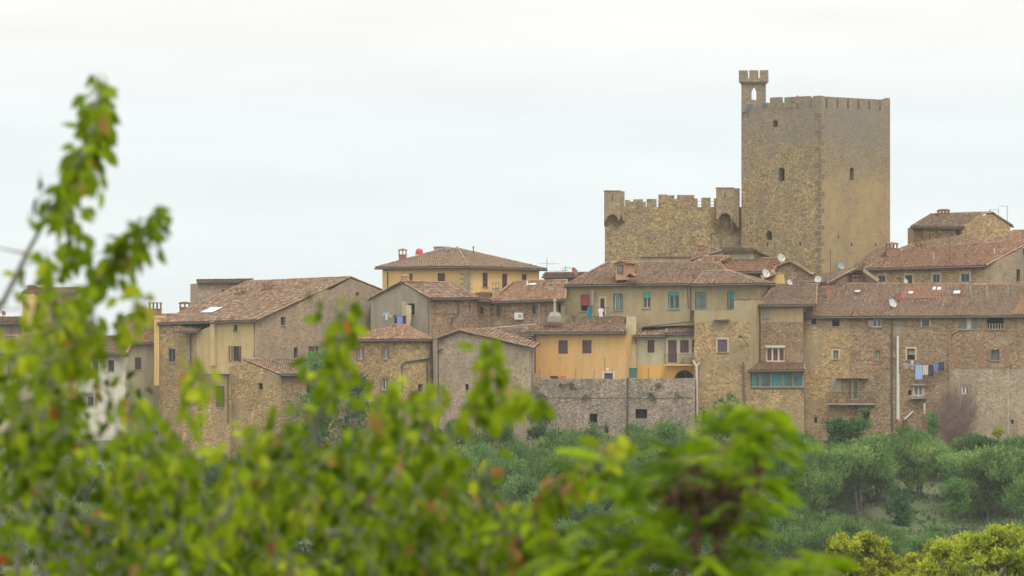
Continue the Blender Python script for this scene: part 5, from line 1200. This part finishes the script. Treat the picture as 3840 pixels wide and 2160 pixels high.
def trunk_mb(h_, r, limbs, lean=.15, fork=False):
    m = MB(); top = Vector((U(-lean,lean), U(-lean,lean), h_*.36)); mid = Vector((top.x*.3+U(-.08,.08), top.y*.4, h_*.18))
    m.tube([(0,0,-.5), (0,0,0), mid, top], r, 8, r2=r*.6)
    if fork: m.tube([(.12,0,-.4), (.35,.1,h_*.2), (.5,.1,h_*.45)], r*.7, 7, r2=r*.3)
    for (c, rr) in limbs: c = Vector(c); m.tube([top-Vector((0,0,.1)), top.lerp(c, .5)+Vector((U(-.1,.1),U(-.1,.1),-.05)), c], r*.45, 6, r2=r*.1)
    return m
def tree(name, mc, mt, matc, matt, loc, sc, rot, label, cat, group=None):
    o = bpy.data.objects.new(name, None); COL.objects.link(o); o.location = loc; o.scale = (sc,)*3; o.rotation_euler = (0,0,rot); tag(o, label, cat, group); ORG[o.name] = Vector(loc)
    for nm, me in (('trunk', mt), ('crown', mc)):
        c = bpy.data.objects.new(nm, me); COL.objects.link(c); c.parent = o
    return o
OV = []
for v in range(6):
    random.seed(100+v); hh = 5.; bl = []
    for k in range(15):
        a_ = U(0, 6.28); rad = U(.3, 1.9); z = U(1.2, 4.2); 
        if z > 3.6: rad *= .6
        bl.append(((rad*math.cos(a_), rad*math.sin(a_), z), (U(.75,1.1), U(.75,1.1), U(.6,.9))))
    bl.append(((0, 0, 3.), (1.3, 1.3, 1.2)))
    OV.append((crown_mb(bl, 88, 8, .19, .045, up=1.0, slen=(.3,.6)).mesh('crown', OLIVE), trunk_mb(hh, .2, bl[::3], fork=(v % 3 == 0)).mesh('trunk', BARK)))
random.seed(11)
def ground_at(px, Y): x = (px-CX)/F*Y; return Vector((x, Y, ground_z(x, Y)))
ordn = ['first','second','third','fourth','fifth','sixth','seventh','eighth','ninth','tenth','eleventh','twelfth','thirteenth','fourteenth','fifteenth','sixteenth','seventeenth','eighteenth']
rows = [   # (row name, Y, [(px, size)])
 ('row touching the foot of the town walls', 389, [(1560,.8),(1700,.8),(1880,.85),(2080,.72),(2190,.86),(2300,.66),(2410,.84),(2510,.92),(2640,.66),(2880,.55),(3010,.72),(3330,.7),(3420,.8),(3510,.66),(3640,.7),(3800,.7)]),
 ('second row below the town walls', 381, [(1500,.9),(1640,.95),(1790,.9),(1990,.9),(2120,.95),(2270,.8),(2400,.85),(2560,.95),(2700,.8),(2850,.9),(2990,.85),(3130,.85),(3290,.95),(3440,.95),(3590,.9),(3740,.95),(3880,.9)]),
 ('small row between the second and third rows', 377, [(px, U(.72,.95)) for px in (1540,1700,1900,2060,2200,2330,2470,2620,2760,2900,3040,3170,3290,3640,3790)]),
 ('third row below the town walls', 373, [(1430,1.),(1620,1.),(1850,1.05),(2040,1.),(2200,.9),(2370,.95),(2520,.9),(2680,.95),(2840,1.),(3010,1.),(3090,.95),(3225,1.12),(3640,.8),(3700,1.12),(3850,1.)]),
 ('fourth row down the slope', 364, [(1500,1.),(1760,1.),(1950,.95),(2130,.9),(2300,.95),(2480,.9),(2660,1.),(2850,.95),(3010,1.15),(3880,.95)]),
 ('fifth row down the slope', 355, [(1600,1.),(1850,1.),(2050,1.),(2230,1.),(2420,1.),(2620,1.),(2800,1.),(2960,.8),(3080,.7),(3240,.5)]),
 ('row just above the lowest olives', 351, [(3150,.75),(3330,.7),(3480,.6),(3660,.6)]),
 ('upper row on the left slope', 376, [(px, U(.8,.95)) for px in (330,480,620,780,930,1080,1210,1350)]),
 ('lower row on the left slope', 357, [(px, U(.9,1.1)) for px in (260,420,580,740,900,1060,1220,1380)]),
 ('lowest row of the olive grove', 346, [(1700,1.05),(1900,1.),(2120,1.),(2330,1.),(2560,1.),(2760,1.),(2930,.95),(3100,.8),(3300,.75),(3450,.7),(3620,.8),(3790,.9)]),
]
for rn, Y0, lst in rows:
    for i, (px, s) in enumerate(lst):
        Y = Y0 + U(-1.5, 1.5); mc, mt = OV[random.randrange(6)]
        q = ground_at(px, Y)
        if (rn.startswith('third') and px in (3225, 3700)): mc, mt = OV[0]
        tree('olive_tree', mc, mt, None, None, q, s*U(1.12,1.28), U(0, 6.28), f'{ordn[i]} olive tree from the left, {rn}', 'tree', 'olive trees on the slope under the town')
# scattered bushes and named trees at the wall foot
def bushy(name, px, py, Y, w, hgt, mat, label, cat='shrub', n=12, sprays=45, leaf=(.16,.06), group=None, seed=0, th=None):
    random.seed(500+seed); c = P(px, py, Y); x = c.x; gz = ground_z(x, Y); r = w/F*Y/2; hh = hgt/F*Y; z1 = c.z - gz
    bl = []
    for k in range(n):
        a_ = U(0, 6.28); q = U(0, .72); zz = z1 + U(-.42, .42)*hh; wq = max(.25, math.sqrt(max(.05, 1-(abs(zz-z1)/(hh*.55))**2)))
        bl.append(((math.cos(a_)*q*r*wq, math.sin(a_)*q*r*wq*.8, max(.3, zz)), (r*.38, r*.38, hh*.17)))
    ctr = Vector((x, Y, gz)); rr = root(name, ctr, label, cat, group)
    m = crown_mb(bl, sprays, 6, leaf[0], leaf[1], up=.5); m.v = [(a+ctr.x, b+ctr.y, c_+ctr.z) for a, b, c_ in m.v]; part('crown', m, mat, rr)
    t_ = trunk_mb(max(.6, z1)*1.6, th or .08+r*.04, bl[::3]); t_.v = [(a+ctr.x, b+ctr.y, c_+ctr.z) for a, b, c_ in t_.v]; part('trunk', t_, BARK, rr)
    return rr
bushy('broadleaf_tree', 1200, 1500, 389, 300, 340, MIDGRN, 'leafy green tree in front of the lean-to roof, behind the left branches', 'tree', n=26, sprays=60, leaf=(.2,.08), seed=1)
bushy('broadleaf_tree', 1330, 1560, 388, 200, 300, DKGRN, 'darker green tree right of the leafy tree at the lean-to house', 'tree', n=18, sprays=50, leaf=(.2,.08), seed=2)
bushy('broadleaf_tree', 2725, 1560, 393, 130, 150, MIDGRN, 'light green sapling with thin trunk before the tall stone house', 'tree', n=12, sprays=30, leaf=(.2,.08), seed=3, th=.06)
bushy('broadleaf_tree', 2810, 1600, 392, 120, 160, MIDGRN, 'small light green tree right of the thin trunked sapling', 'tree', n=12, sprays=36, leaf=(.2,.08), seed=4, th=.07)
bushy('shrub', 2660, 1640, 391, 130, 120, DKGRN, 'dark green rounded shrub under the forked pipe', n=10, sprays=50, seed=5, group='shrubs at the wall foot')
bushy('shrub', 2025, 1600, 393.5, 110, 120, DKGRN, 'dark blue green shrub at the left foot of the town wall', n=10, sprays=60, seed=6, group='shrubs at the wall foot')
bushy('broadleaf_tree', 3165, 1668, 389, 200, 170, DKGRN, 'dark green fig tree beneath the iron balcony', 'tree', n=20, sprays=60, leaf=(.22,.1), seed=7)
bushy('shrub', 3245, 1580, 396, 60, 80, OLIVE, 'pale sprig growing in front of the dark cellar opening', n=6, sprays=30, seed=8, group='shrubs at the wall foot')
bushy('shrub', 3500, 1600, 395, 70, 100, MIDGRN, 'pale green shrub covering the arched cellar opening', n=8, sprays=30, seed=9, group='shrubs at the wall foot')
bushy('shrub', 3700, 1680, 390, 130, 90, DKGRN, 'fresh green shrub at the foot of the bare brown climber', n=10, sprays=50, seed=10, group='shrubs at the wall foot')
bushy('shrub', 3740, 1620, 393, 50, 40, YELLOW, 'small yellow flowering shrub against the wall at the right', n=5, sprays=26, seed=11, group='shrubs at the wall foot')
bushy('shrub', 3380, 1910, 371, 110, 130, DKGRN, 'bright dark green shrub on the open slope right of the big trunk', n=10, sprays=50, seed=12, group='shrubs on the open slope')
bushy('broadleaf_tree', 3590, 1880, 368, 130, 140, MIDGRN, 'young bright green tree between two olive trunks', 'tree', n=10, sprays=46, leaf=(.2,.08), seed=13, th=.07)
for i, (px, py, Y, w) in enumerate(((3320,2010,358,140),(3440,2040,355,120),(3520,2000,360,110),(3700,2050,356,150),(3150,2020,358,120),(3820,2040,357,110))):
    bushy('shrub', px, py+10, Y, w, 70, OLIVE if i % 2 else MIDGRN, ['low grey green bush left of the open grass patch','low grey bush at the lower edge of the grass patch','small bush beneath the young bright green tree','wide low bush under the right hand olive trunks','low bush left under the big olive trunk','low bush at the right edge above the yellow tree'][i], n=8, sprays=40, seed=20+i, group='shrubs on the open slope')
# tiny weeds on the town wall
WE = leafmat('leaf_weed', [(0,(.10,.11,.03)),(1,(.2,.2,.06))], .3, .6)
for i, (px, py, s, lb) in enumerate(((2136,1442,16,'upper left brownish weed tuft on the town wall'),(2150,1452,14,'brownish weed tuft just below the upper left one'),(2196,1492,12,'weed tuft on the string line of the town wall'),(2442,1482,14,'weed tuft right of the dark drain channel'),(2452,1498,12,'lower weed tuft right of the drain channel'),(2540,1480,14,'weed tuft near the right end of the town wall'),(2470,1446,10,'small weed tuft high on the right of the town wall'),(2028,1495,30,'round green plant growing out of the town wall at left'),(2105,1448,9,'tiny weed tuft at the left of the town wall top'))):
    random.seed(700+i); q = fZ.pt(*fZ.hit(px, py), .05); r_ = s/F*397; m = crown_mb([((q.x, q.y-.1, q.z), (r_*.8, .12, r_*.7))], 26 if s < 20 else 60, 5, .12, .035, up=.2, slen=(.08,.2)); solo('wall_weed', m, DKGRN if s > 20 else WE, q, lb, 'weed', 'weeds on the town wall')
# agave-like spiky plant
random.seed(5); q = ground_at(2272, 394.5); q.z = P(2272, 1625, 394.5).z; m = MB()
for k in range(46):
    a_ = U(0, 6.28); el = U(.15, 1.4); d = Vector((math.cos(a_)*math.cos(el), math.sin(a_)*math.cos(el)*.6, math.sin(el))); s = d.cross(Vector((0,0,1))).normalized()*.05; ln = U(.9,1.45); m.face([q-s, q+s, q+d*ln*.6+s*.8, q+d*ln, q+d*ln*.6-s*.8])
solo('spiky_plant', m, plain('agave_purple', (.075,.06,.075), .7, .25), q, 'dark purple spiky plant fanning out at the foot of the town wall', 'plant')
# bare brown climber on the right wall
random.seed(6); m = MB(); b0 = fO.pt(*fO.hit(3585, 1650), .25)
for k in range(560):
    a_ = random.gauss(math.pi/2, .62); ln = U(1.2, 5.6)*(1-.26*abs(a_-math.pi/2)); p0 = b0 + Vector((U(-.8,.8), 0, U(-.1,1.4))); pts = []
    for j in range(5): t_ = j/4; pts.append((p0.x+math.cos(a_)*ln*t_*.8+U(-.12,.12), p0.y-.15*math.sin(t_*3)+U(-.12,.05), p0.z+math.sin(a_)*ln*t_*.9+U(-.12,.12)+(.2*t_)))
    for j in range(4):
        p_, q_ = Vector(pts[j]), Vector(pts[j+1]); s = Vector((q_.z-p_.z, 0, -(q_.x-p_.x))).normalized()*.013; m.face([p_-s, p_+s, q_+s*.6, q_-s*.6]); 
solo('bare_climber', m, plain('climber_brown', (.17,.115,.09), .9, .25), b0, 'big bare brown climber spread over the pale wall at the right', 'climber')
# grass tufts on the visible slope
random.seed(8); m = MB()
for k in range(26000):
    Y = U(344, 397); x = U(-45, 50); z = ground_z(x, Y); n_ = mnoise.noise(Vector((x*.25, Y*.25, 3)))
    if n_ < -.12 and R() < .85: continue
    h_ = U(.1, .32)*(1.2+n_); a_ = U(0, 3.14); dx, dy = math.cos(a_)*.09, math.sin(a_)*.09; m.face([(x-dx,Y-dy,z-.02), (x+dx,Y+dy,z-.02), (x+dx*1.6+U(-.05,.05),Y+dy,z+h_), (x-dx*1.6,Y-dy,z+h_*.8)], R())
GRASS = leafmat('grass', [(0,(.06,.10,.03)),(.6,(.11,.17,.05)),(1,(.17,.17,.07))], .3, .8)
o = solo('grass', m, GRASS, (0,370,-15), None, None); o['kind'] = 'stuff'
# yellow-green trees, lower right
def yellow_tree(px, Y, blobs, label, seed):
    random.seed(seed); ctr = ground_at(px, Y); rr = root('yellow_leaved_tree', ctr, label, 'tree', 'yellow leaved trees at the lower right'); bl = []
    for (bx, by, br) in blobs:
        for k in range(13):
            a_, e_ = U(0,6.28), U(-1,1.1); c = P(bx, by, Y+U(-1,1)*br/F*Y*.8); r_ = br/F*Y; bl.append(((c.x+math.cos(a_)*r_*U(.2,.85), c.y+U(-.7,.7)*r_, c.z+e_*r_*.75), (r_*U(.14,.28),)*3))
    m = crown_mb(bl, 34, 7, .10, .038, up=.45, slen=(.1,.3)); part('crown', m, YELLOW, rr)
    t_ = MB(); top = Vector(bl[0][0])-Vector((0,0,1.5)); t_.tube([ctr-Vector((0,0,.4)), ctr.lerp(top,.5)+Vector((.2,0,0)), top], .22, 8, r2=.12)
    for b in bl[::4]: t_.tube([top, top.lerp(Vector(b[0]), .6)+Vector((0,0,-.1)), Vector(b[0])], .07, 5, r2=.02)
    part('trunk', t_, BARK, rr)
yellow_tree(3680, 150, [(3560,2130,90),(3680,2080,80),(3790,2060,80),(3850,2140,100),(3480,2180,80),(3640,2200,110),(3760,2200,100),(3728,2020,30),(3800,2010,26),(3610,2060,40),(3540,2080,40)], 'big yellow green tree filling the lower right corner', 31)
yellow_tree(3240, 154, [(3180,2090,70),(3260,2100,80),(3340,2160,80),(3140,2050,34),(3255,2046,34),(3300,2080,40),(3400,2210,80),(3200,2180,90),(3100,2200,80),(3290,2200,90)], 'smaller yellow green tree left of the corner one', 32)
yellow_tree(3460, 160, [(3500,2070,30),(3450,2130,50),(3380,2210,70),(3520,2200,70),(3420,2160,60),(3060,2170,50),(3600,2230,80)], 'thin yellow green tree between the two fuller ones', 33)

# ------------------------------------------------------------------ out-of-focus branches close to the camera
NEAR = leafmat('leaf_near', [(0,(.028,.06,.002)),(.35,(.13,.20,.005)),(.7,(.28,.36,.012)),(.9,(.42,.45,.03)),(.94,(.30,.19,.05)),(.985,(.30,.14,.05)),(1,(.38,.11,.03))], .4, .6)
FERN = leafmat('leaf_frond', [(0,(.04,.09,.001)),(.5,(.15,.27,.001)),(1,(.33,.46,.002))], .5, .45)
def leaf(mb, p, d, ln, wd, tint, nrm=None):
    d = d.normalized(); s = d.cross(nrm or Vector((U(-1,1),U(-1,1),U(-.4,.4)))).normalized(); n = s.cross(d)
    if n.z < 0: n = -n
    a = [p, p+d*ln*.3-n*ln*.01, p+d*ln*.65-n*ln*.05, p+d*ln-n*ln*.16]
    w = [0, wd, wd*.8, 0]; f_ = .25
    for sg in (-1, 1):
        e = [a[1]+s*(sg*w[1])+n*(w[1]*f_), a[2]+s*(sg*w[2])+n*(w[2]*f_)]
        mb.face([a[0], a[1], e[0]], tint); mb.face([a[1], a[2], e[1], e[0]], tint); mb.face([a[2], a[3], e[1]], tint)
def shoot(mbL, mbS, pts, d, r0=.006, dens=.024, start=.2, ll=(.06,.095), lw=.019, droop=.9, red=.03, tb=None, spread=1.):
    """pts: photo pixels along the shoot from base to tip, d: distance"""
    W_ = [P(x, y, d+dd) for (x, y, dd) in pts]; fine = []
    for a, b in zip(W_[:-1], W_[1:]):
        for k in range(6): fine.append(a.lerp(b, k/6))
    fine.append(W_[-1]); sm = fine[:]
    for _ in range(3): sm = [sm[0]]+[(sm[i-1]+sm[i]*2+sm[i+1])/4 for i in range(1, len(sm)-1)]+[sm[-1]]
    mbS.tube(sm, r0, 5, r2=.0015, cap=False)
    L_ = sum((b-a).length for a, b in zip(sm[:-1], sm[1:])); acc = 0; nxt = L_*start; side = 1; tb = U(.15,.7) if tb is None else tb
    for a, b in zip(sm[:-1], sm[1:]):
        l = (b-a).length; t = (b-a).normalized() if l > 1e-6 else Vector((0,0,1))
        while acc+l >= nxt:
            p = a + t*(nxt-acc); sdir = t.cross(Vector((U(-1,1),U(-1,1),U(-1,1)))).normalized(); pet = sdir*U(.01,.035)*spread + t*.01
            mbS.tube([p, p+pet], .0012, 3, cap=False)
            dd = (sdir*U(.2,.8)*spread + t*U(-.1,.4) + Vector((0,0,-droop*U(.5,1.2)))).normalized()
            tint = U(.93, 1.) if R() < red else min(.9, max(0, tb+U(-.22,.22)))  # random leaf tone; its spread also paints top-lit against dark leaves
            leaf(mbL, p+pet, dd, U(*ll), lw*U(.8,1.25), tint); nxt += dens*U(.5,1.5)
        acc += l
random.seed(21)
LT, LS = MB(), MB()
# shoots that stand out against sky and houses
shoot(LT, LS, [(-260,1500,0),(0,1160,0),(100,950,0),(192,790,0),(262,660,0),(350,540,0),(368,400,0),(372,285,0)], 16, .013, .0085, .58, spread=1.1, ll=(.05,.085), tb=.4)
shoot(LT, LS, [(192,790,0),(250,700,.1),(300,640,.1),(330,560,0),(375,470,0),(385,380,0)], 16, .004, .009, .05, tb=.5)
shoot(LT, LS, [(100,950,0),(40,940,0),(-60,915,0)], 16, .006, .1, .7)
shoot(LT, LS, [(150,870,0),(160,780,0),(155,700,0),(150,640,0)], 16, .003, .03, .45)
shoot(LT, LS, [(190,800,0),(240,820,0),(285,880,0),(300,930,0)], 16, .003, .010, .1)
shoot(LT, LS, [(195,1230,0),(190,1080,0),(178,990,0),(170,930,0)], 15.5, .004, .02, .65)
shoot(LT, LS, [(330,1250,0),(370,1060,0),(420,960,0),(480,900,0),(545,840,0),(600,790,0)], 15.5, .005, .0085, .30, tb=.4)
shoot(LT, LS, [(420,960,0),(470,960,0),(500,900,0)], 15.5, .003, .012, .2)
shoot(LT, LS, [(1150,1700,0),(1240,1480,0),(1262,1330,0),(1285,1220,0),(1300,1120,0)], 16, .005, .0078, .32, tb=.45, spread=.8)
shoot(LT, LS, [(1600,1800,0),(1740,1580,0),(1820,1430,0),(1850,1350,0),(1838,1275,0)], 15, .005, .0082, .42, tb=.4, spread=.9)
shoot(LT, LS, [(1740,1580,0),(1840,1520,0),(1910,1490,0),(1975,1470,0)], 15, .004, .012, .2, tb=.5)
shoot(LT, LS, [(1500,1800,0),(1590,1620,0),(1640,1500,0),(1655,1440,0)], 16, .004, .011, .3, tb=.6)
shoot(LT, LS, [(1300,1800,0),(1420,1600,0),(1480,1480,0),(1470,1420,0)], 16, .004, .012, .3, tb=.6)
shoot(LT, LS, [(700,1700,0),(720,1500,0),(715,1400,0),(705,1330,0)], 15.5, .004, .010, .3, tb=.65)
shoot(LT, LS, [(2150,2100,0),(2260,1850,0),(2310,1700,0),(2310,1635,0)], 15, .004, .011, .55, tb=.85, spread=.7)
shoot(LT, LS, [(1800,2250,0),(2000,1950,0),(2120,1820,0),(2200,1750,0)], 15, .005, .012, .3, tb=.5, red=.18)
shoot(LT, LS, [(2000,1950,0),(2050,1850,0),(2090,1790,0)], 15, .003, .010, .2, tb=.5, red=.2)
# long bare limbs
for pp in ([(-200,1950,0),(80,1935,0),(400,1950,0),(640,1930,0)], [(250,2300,0),(330,2080,0),(200,1900,0),(60,1760,0)], [(1000,2300,0),(1180,2120,0),(1330,1990,0),(1400,1850,0)], [(1200,2000,0),(1450,1985,0),(1650,1955,0),(1900,1870,0)], [(-100,1700,0),(100,1560,0),(150,1400,0),(180,1220,0)], [(300,2090,.3),(500,2060,.3),(640,2070,.3)]):
    shoot(LT, LS, pp, 15.2, .009, .05, .3)
# the dense mass: upright shoots whose tips follow the outline of the foliage
def outline(px):
    o_ = [(-100,1270),(60,1290),(150,1120),(240,1080),(330,1070),(440,1360),(520,1450),(600,1480),(690,1520),(760,1620),(830,1760),(900,1680),(960,1540),(1060,1500),(1160,1490),(1300,1500),(1400,1560),(1500,1550),(1620,1550),(1740,1590),(1860,1620),(1900,1760),(1950,1850),(2080,1900),(2250,1960)]
    for a, b in zip(o_[:-1], o_[1:]):
        if px <= b[0]: return a[1]+(b[1]-a[1])*(px-a[0])/(b[0]-a[0])
    return 1990
def spray(px, py, d, ln, ang, tb, nl, red=.03):
    """short leafy twig: stem from below, leaves gathered toward its tip"""
    dx, dy = math.sin(ang)*ln, -math.cos(ang)*ln; b = U(-.15,.15)*ln
    shoot(LT, LS, [(px-dx, py-dy, U(-.2,.2)), (px-dx*.5+b, py-dy*.5, 0), (px, py, 0)], d, .0025, ln/1000*d/16/nl*1.6, .12, tb=tb, red=red, ll=(.045,.09), lw=.020, droop=.75, spread=1.25)
n = 0
while n < 350:
    px = U(-80, 2150); oy = outline(px); k = R(); py = oy + (k**1.05)*(2260-oy)
    if px > 1850 and R() < .5: continue
    if py < oy+60 and R() < .45: continue
    if 760 < px < 900 and py < 1780: continue
    if 270 < px < 470 and 1310 < py < 1500 and R() < .6: continue
    cl = mnoise.noise(Vector((px*.006, py*.006, 2.5)))
    if cl < -.05 and R() < .6: continue
    spray(px, py, U(14.6, 17.5), U(150, 330), random.gauss(.1, .75), U(.2,.72) if cl > 0 else U(.1,.55), random.randint(10, 18)); n += 1
n = 0
while n < 150:       # deeper layer of the same crown, its shade painted as darker leaf tints
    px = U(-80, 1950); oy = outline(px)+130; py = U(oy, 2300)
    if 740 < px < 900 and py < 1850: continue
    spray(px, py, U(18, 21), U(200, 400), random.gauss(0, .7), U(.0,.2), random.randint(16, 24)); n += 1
for (px, py, k_) in ((170,1120,3),(250,1110,4),(320,1150,4),(130,1290,4),(230,1240,4),(330,1290,3),(60,1330,4),(40,1270,2),(450,1140,2),(470,1100,2),(260,1060,3),(720,1360,2),(300,1200,3),(180,1200,2)):
    for q in range(k_): spray(px+U(-45,45), py+U(-40,40), U(15,17), U(90,180), random.gauss(0,.9), U(.3,.8), random.randint(6, 10), .02)
for (px, py, k_) in ((360,340,1),(385,400,2),(362,450,2),(340,560,2),(350,640,2),(270,700,2),(230,770,1),(130,790,1),(290,870,2),(300,930,1),(190,985,2),(565,810,1),(530,860,1),(480,900,2),(430,950,2),(400,1010,2),
        (1290,1160,2),(1300,1220,3),(1255,1330,2),(1230,1400,3),(1842,1310,2),(1850,1420,3),(1830,1480,3),(1650,1460,3),(1480,1440,2),(1960,1475,2),(2300,1650,2),(2190,1760,3),(2110,1800,3)):
    for q in range(k_): spray(px+U(-22,22), py+U(-20,20), U(15.3,16.3), U(50,110), random.gauss(.2,.8), U(.25,.65), random.randint(4, 6), .02 if px < 2000 else .12)
for k in range(26):  # long canes that carry the twigs
    px = U(-50, 1950); oy = outline(px); shoot(LT, LS, [(px-U(-200,300), 2400, 0), (px-U(-100,150), (2400+oy)/2, 0), (px, oy+60, 0)], U(15,18), .008, .05, .4)
ctr = Vector((-1.6, 15.8, -4.3))
rr = root('leafy_tree', ctr, 'close leafy tree with drooping green leaves, out of focus across the lower left', 'tree')
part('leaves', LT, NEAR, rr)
LS.tube([ctr, ctr+Vector((.1,0,1.6)), ctr+Vector((.35,0,2.9))], .12, 10, r2=.07)
for p_ in ((-250,2300),(300,2300),(900,2350),(1500,2350)): LS.tube([ctr+Vector((.35,0,2.8)), P(p_[0], p_[1]+120, 15.6), P(p_[0]+40, p_[1]-60, 15.4)], .04, 7, r2=.012)
part('branches', LS, plain('bark_twig', (.15,.14,.11), .85, .2, sc=6), rr)
# tree with feathery fronds
FT, FS, SD = MB(), MB(), MB()
def frond(p, d, ln, tb, arch=.5, npair=13):
    """pinnate leaf: rachis curving down with paired leaflets"""
    d = d.normalized(); pts = [p]; v = d.copy(); n = npair
    for k in range(n): v = (v + Vector((0,0,-arch/n))).normalized(); pts.append(pts[-1]+v*(ln/n))
    FS.tube(pts, .0025, 4, r2=.001, cap=False); roll = U(-.6,.6)
    for k in range(1, n+1):
        t = (pts[k]-pts[k-1]).normalized(); s = t.cross(Vector((0,0,1))).normalized(); s = (s*math.cos(roll)+t.cross(s)*math.sin(roll)); env = math.sin(math.pi*(.12+.8*k/n))**.6
        for sg in (-1, 1):
            dd = (s*sg + t*.55 + Vector((0,0,-.25))); leaf(FT, pts[k], dd, ln*.27*env, ln*.05, min(1, max(0, tb+U(-.18,.18))), nrm=t.cross(s))
random.seed(44)
clusters = [   # (px, py, spread px, fronds, base direction)
 (2760,1580,60,7),(2860,1560,60,6),(2900,1680,40,4),(2700,1700,80,9),(2560,1760,90,9),(2640,1830,110,12),(2780,1800,90,10),(2450,1840,90,7),(2300,1800,80,5),(2230,1760,60,4),(2860,1850,60,5),(2780,1950,90,8),(2520,1960,90,8),(2340,2010,120,10),(2180,2060,110,9),(2080,2120,100,7),(2600,2120,120,10),(2760,2120,90,8),(2440,2160,110,9),(2900,2160,60,3),(3080,2150,70,5),(2980,2100,50,2),(2250,2180,120,8),(2700,1980,90,6)]
stems = [[(2700,2500,0),(2700,2150,0),(2680,1950,0),(2700,1750,0),(2770,1600,0),(2830,1530,0)], [(2650,2500,0),(2560,2150,0),(2500,1950,0),(2430,1830,0),(2300,1780,0)], [(2500,2500,0),(2350,2200,0),(2250,2080,0),(2120,2060,0)], [(2750,2400,0),(2800,2100,0),(2830,1900,0),(2880,1700,0)], [(2800,2400,0),(2950,2220,0),(3060,2130,0)]]
for st in stems: FS.tube([P(x, y, 15+dd) for x, y, dd in st], .009, 6, r2=.003)
for (px, py, sp_, nf) in clusters:
    for k in range(int(nf*2.6)):
        a_ = U(0, 6.28); d = 15+U(-.9,.6); p = P(px+math.cos(a_)*sp_*U(0,1), py+math.sin(a_)*sp_*U(0,1), d); az = U(0, 6.28)
        side = 1 if U(0,1) < .5 else -1
        frond(p, Vector((side*U(.4,1), U(-.7,.7), U(-.1,.6))), U(.10,.175), U(.1,.9), U(.5,1.4))
# brown hanging seed clusters
for (px, py, hh, w, nn) in ((2560,1790,110,40,90),(2620,1740,180,55,150),(2700,1800,190,60,170),(2760,1780,170,40,110),(2610,1900,190,26,110),(2690,1950,170,22,110),(2840,1700,120,16,40),(2500,1830,50,50,50),(2640,2150,80,50,50)):
    m = MB()
    for k in range(int(nn*.45)):
        t = R(); q = P(px+random.gauss(0, w*.55)*(1-.5*t), py+hh*t, 14.3+U(-.15,.15)); d = Vector((U(-.6,.6),U(-.6,.6),-1)).normalized()*U(.018,.034); s = d.cross(Vector((U(-1,1),U(-1,1),0))).normalized()*.008
        m.tube([P(px, py+hh*t*.8, 14.3), q, q+d*.5], .0012, 3); m.face([q-s, q+s, q+d+s, q+d-s]); m.face([q-d.cross(s).normalized()*.006, q+d.cross(s).normalized()*.006, q+d])
    SD.v += []; 
    if not SD.f: rr = root('feathery_tree', Vector((1.0, 15, -4.4)), 'close blurred tree with feathery fronds and dark brown seed clusters', 'tree')
    m.tube([P(px, py-10, 14.3), P(px, py+hh, 14.3)], .0035, 5); part('seed_cluster', m, plain('seed_brown', (.085,.045,.022), .9, .3, sc=30), rr); SD.f.append(0)
part('fronds', FT, FERN, rr)
FS.tube([(1.0,15,-4.4), (.9,15,-2.5), tuple(P(2680,2500,15))], .09, 9, r2=.04)
for st in stems: FS.tube([P(2680,2560,15), P(*st[0][:2], 15)], .03, 6, r2=.012)
part('branches', FS, BARKD, rr)

# ------------------------------------------------------------------ haze: one closed box of thin air
m = MB(); m.box(-1560, 1560, -360, 3060, -66, 30)
hz, t, o = newmat('haze_air'); vv = N(t, 'ShaderNodeVolumePrincipled'); vv.inputs['Color'].default_value = (.93, .95, .96, 1); vv.inputs['Density'].default_value = .00013; vv.inputs['Anisotropy'].default_value = .2
t.links.new(vv.outputs[0], o.inputs['Volume'])
o = solo('haze', m, hz, (0, 0, 0), None, None); o['kind'] = 'stuff'
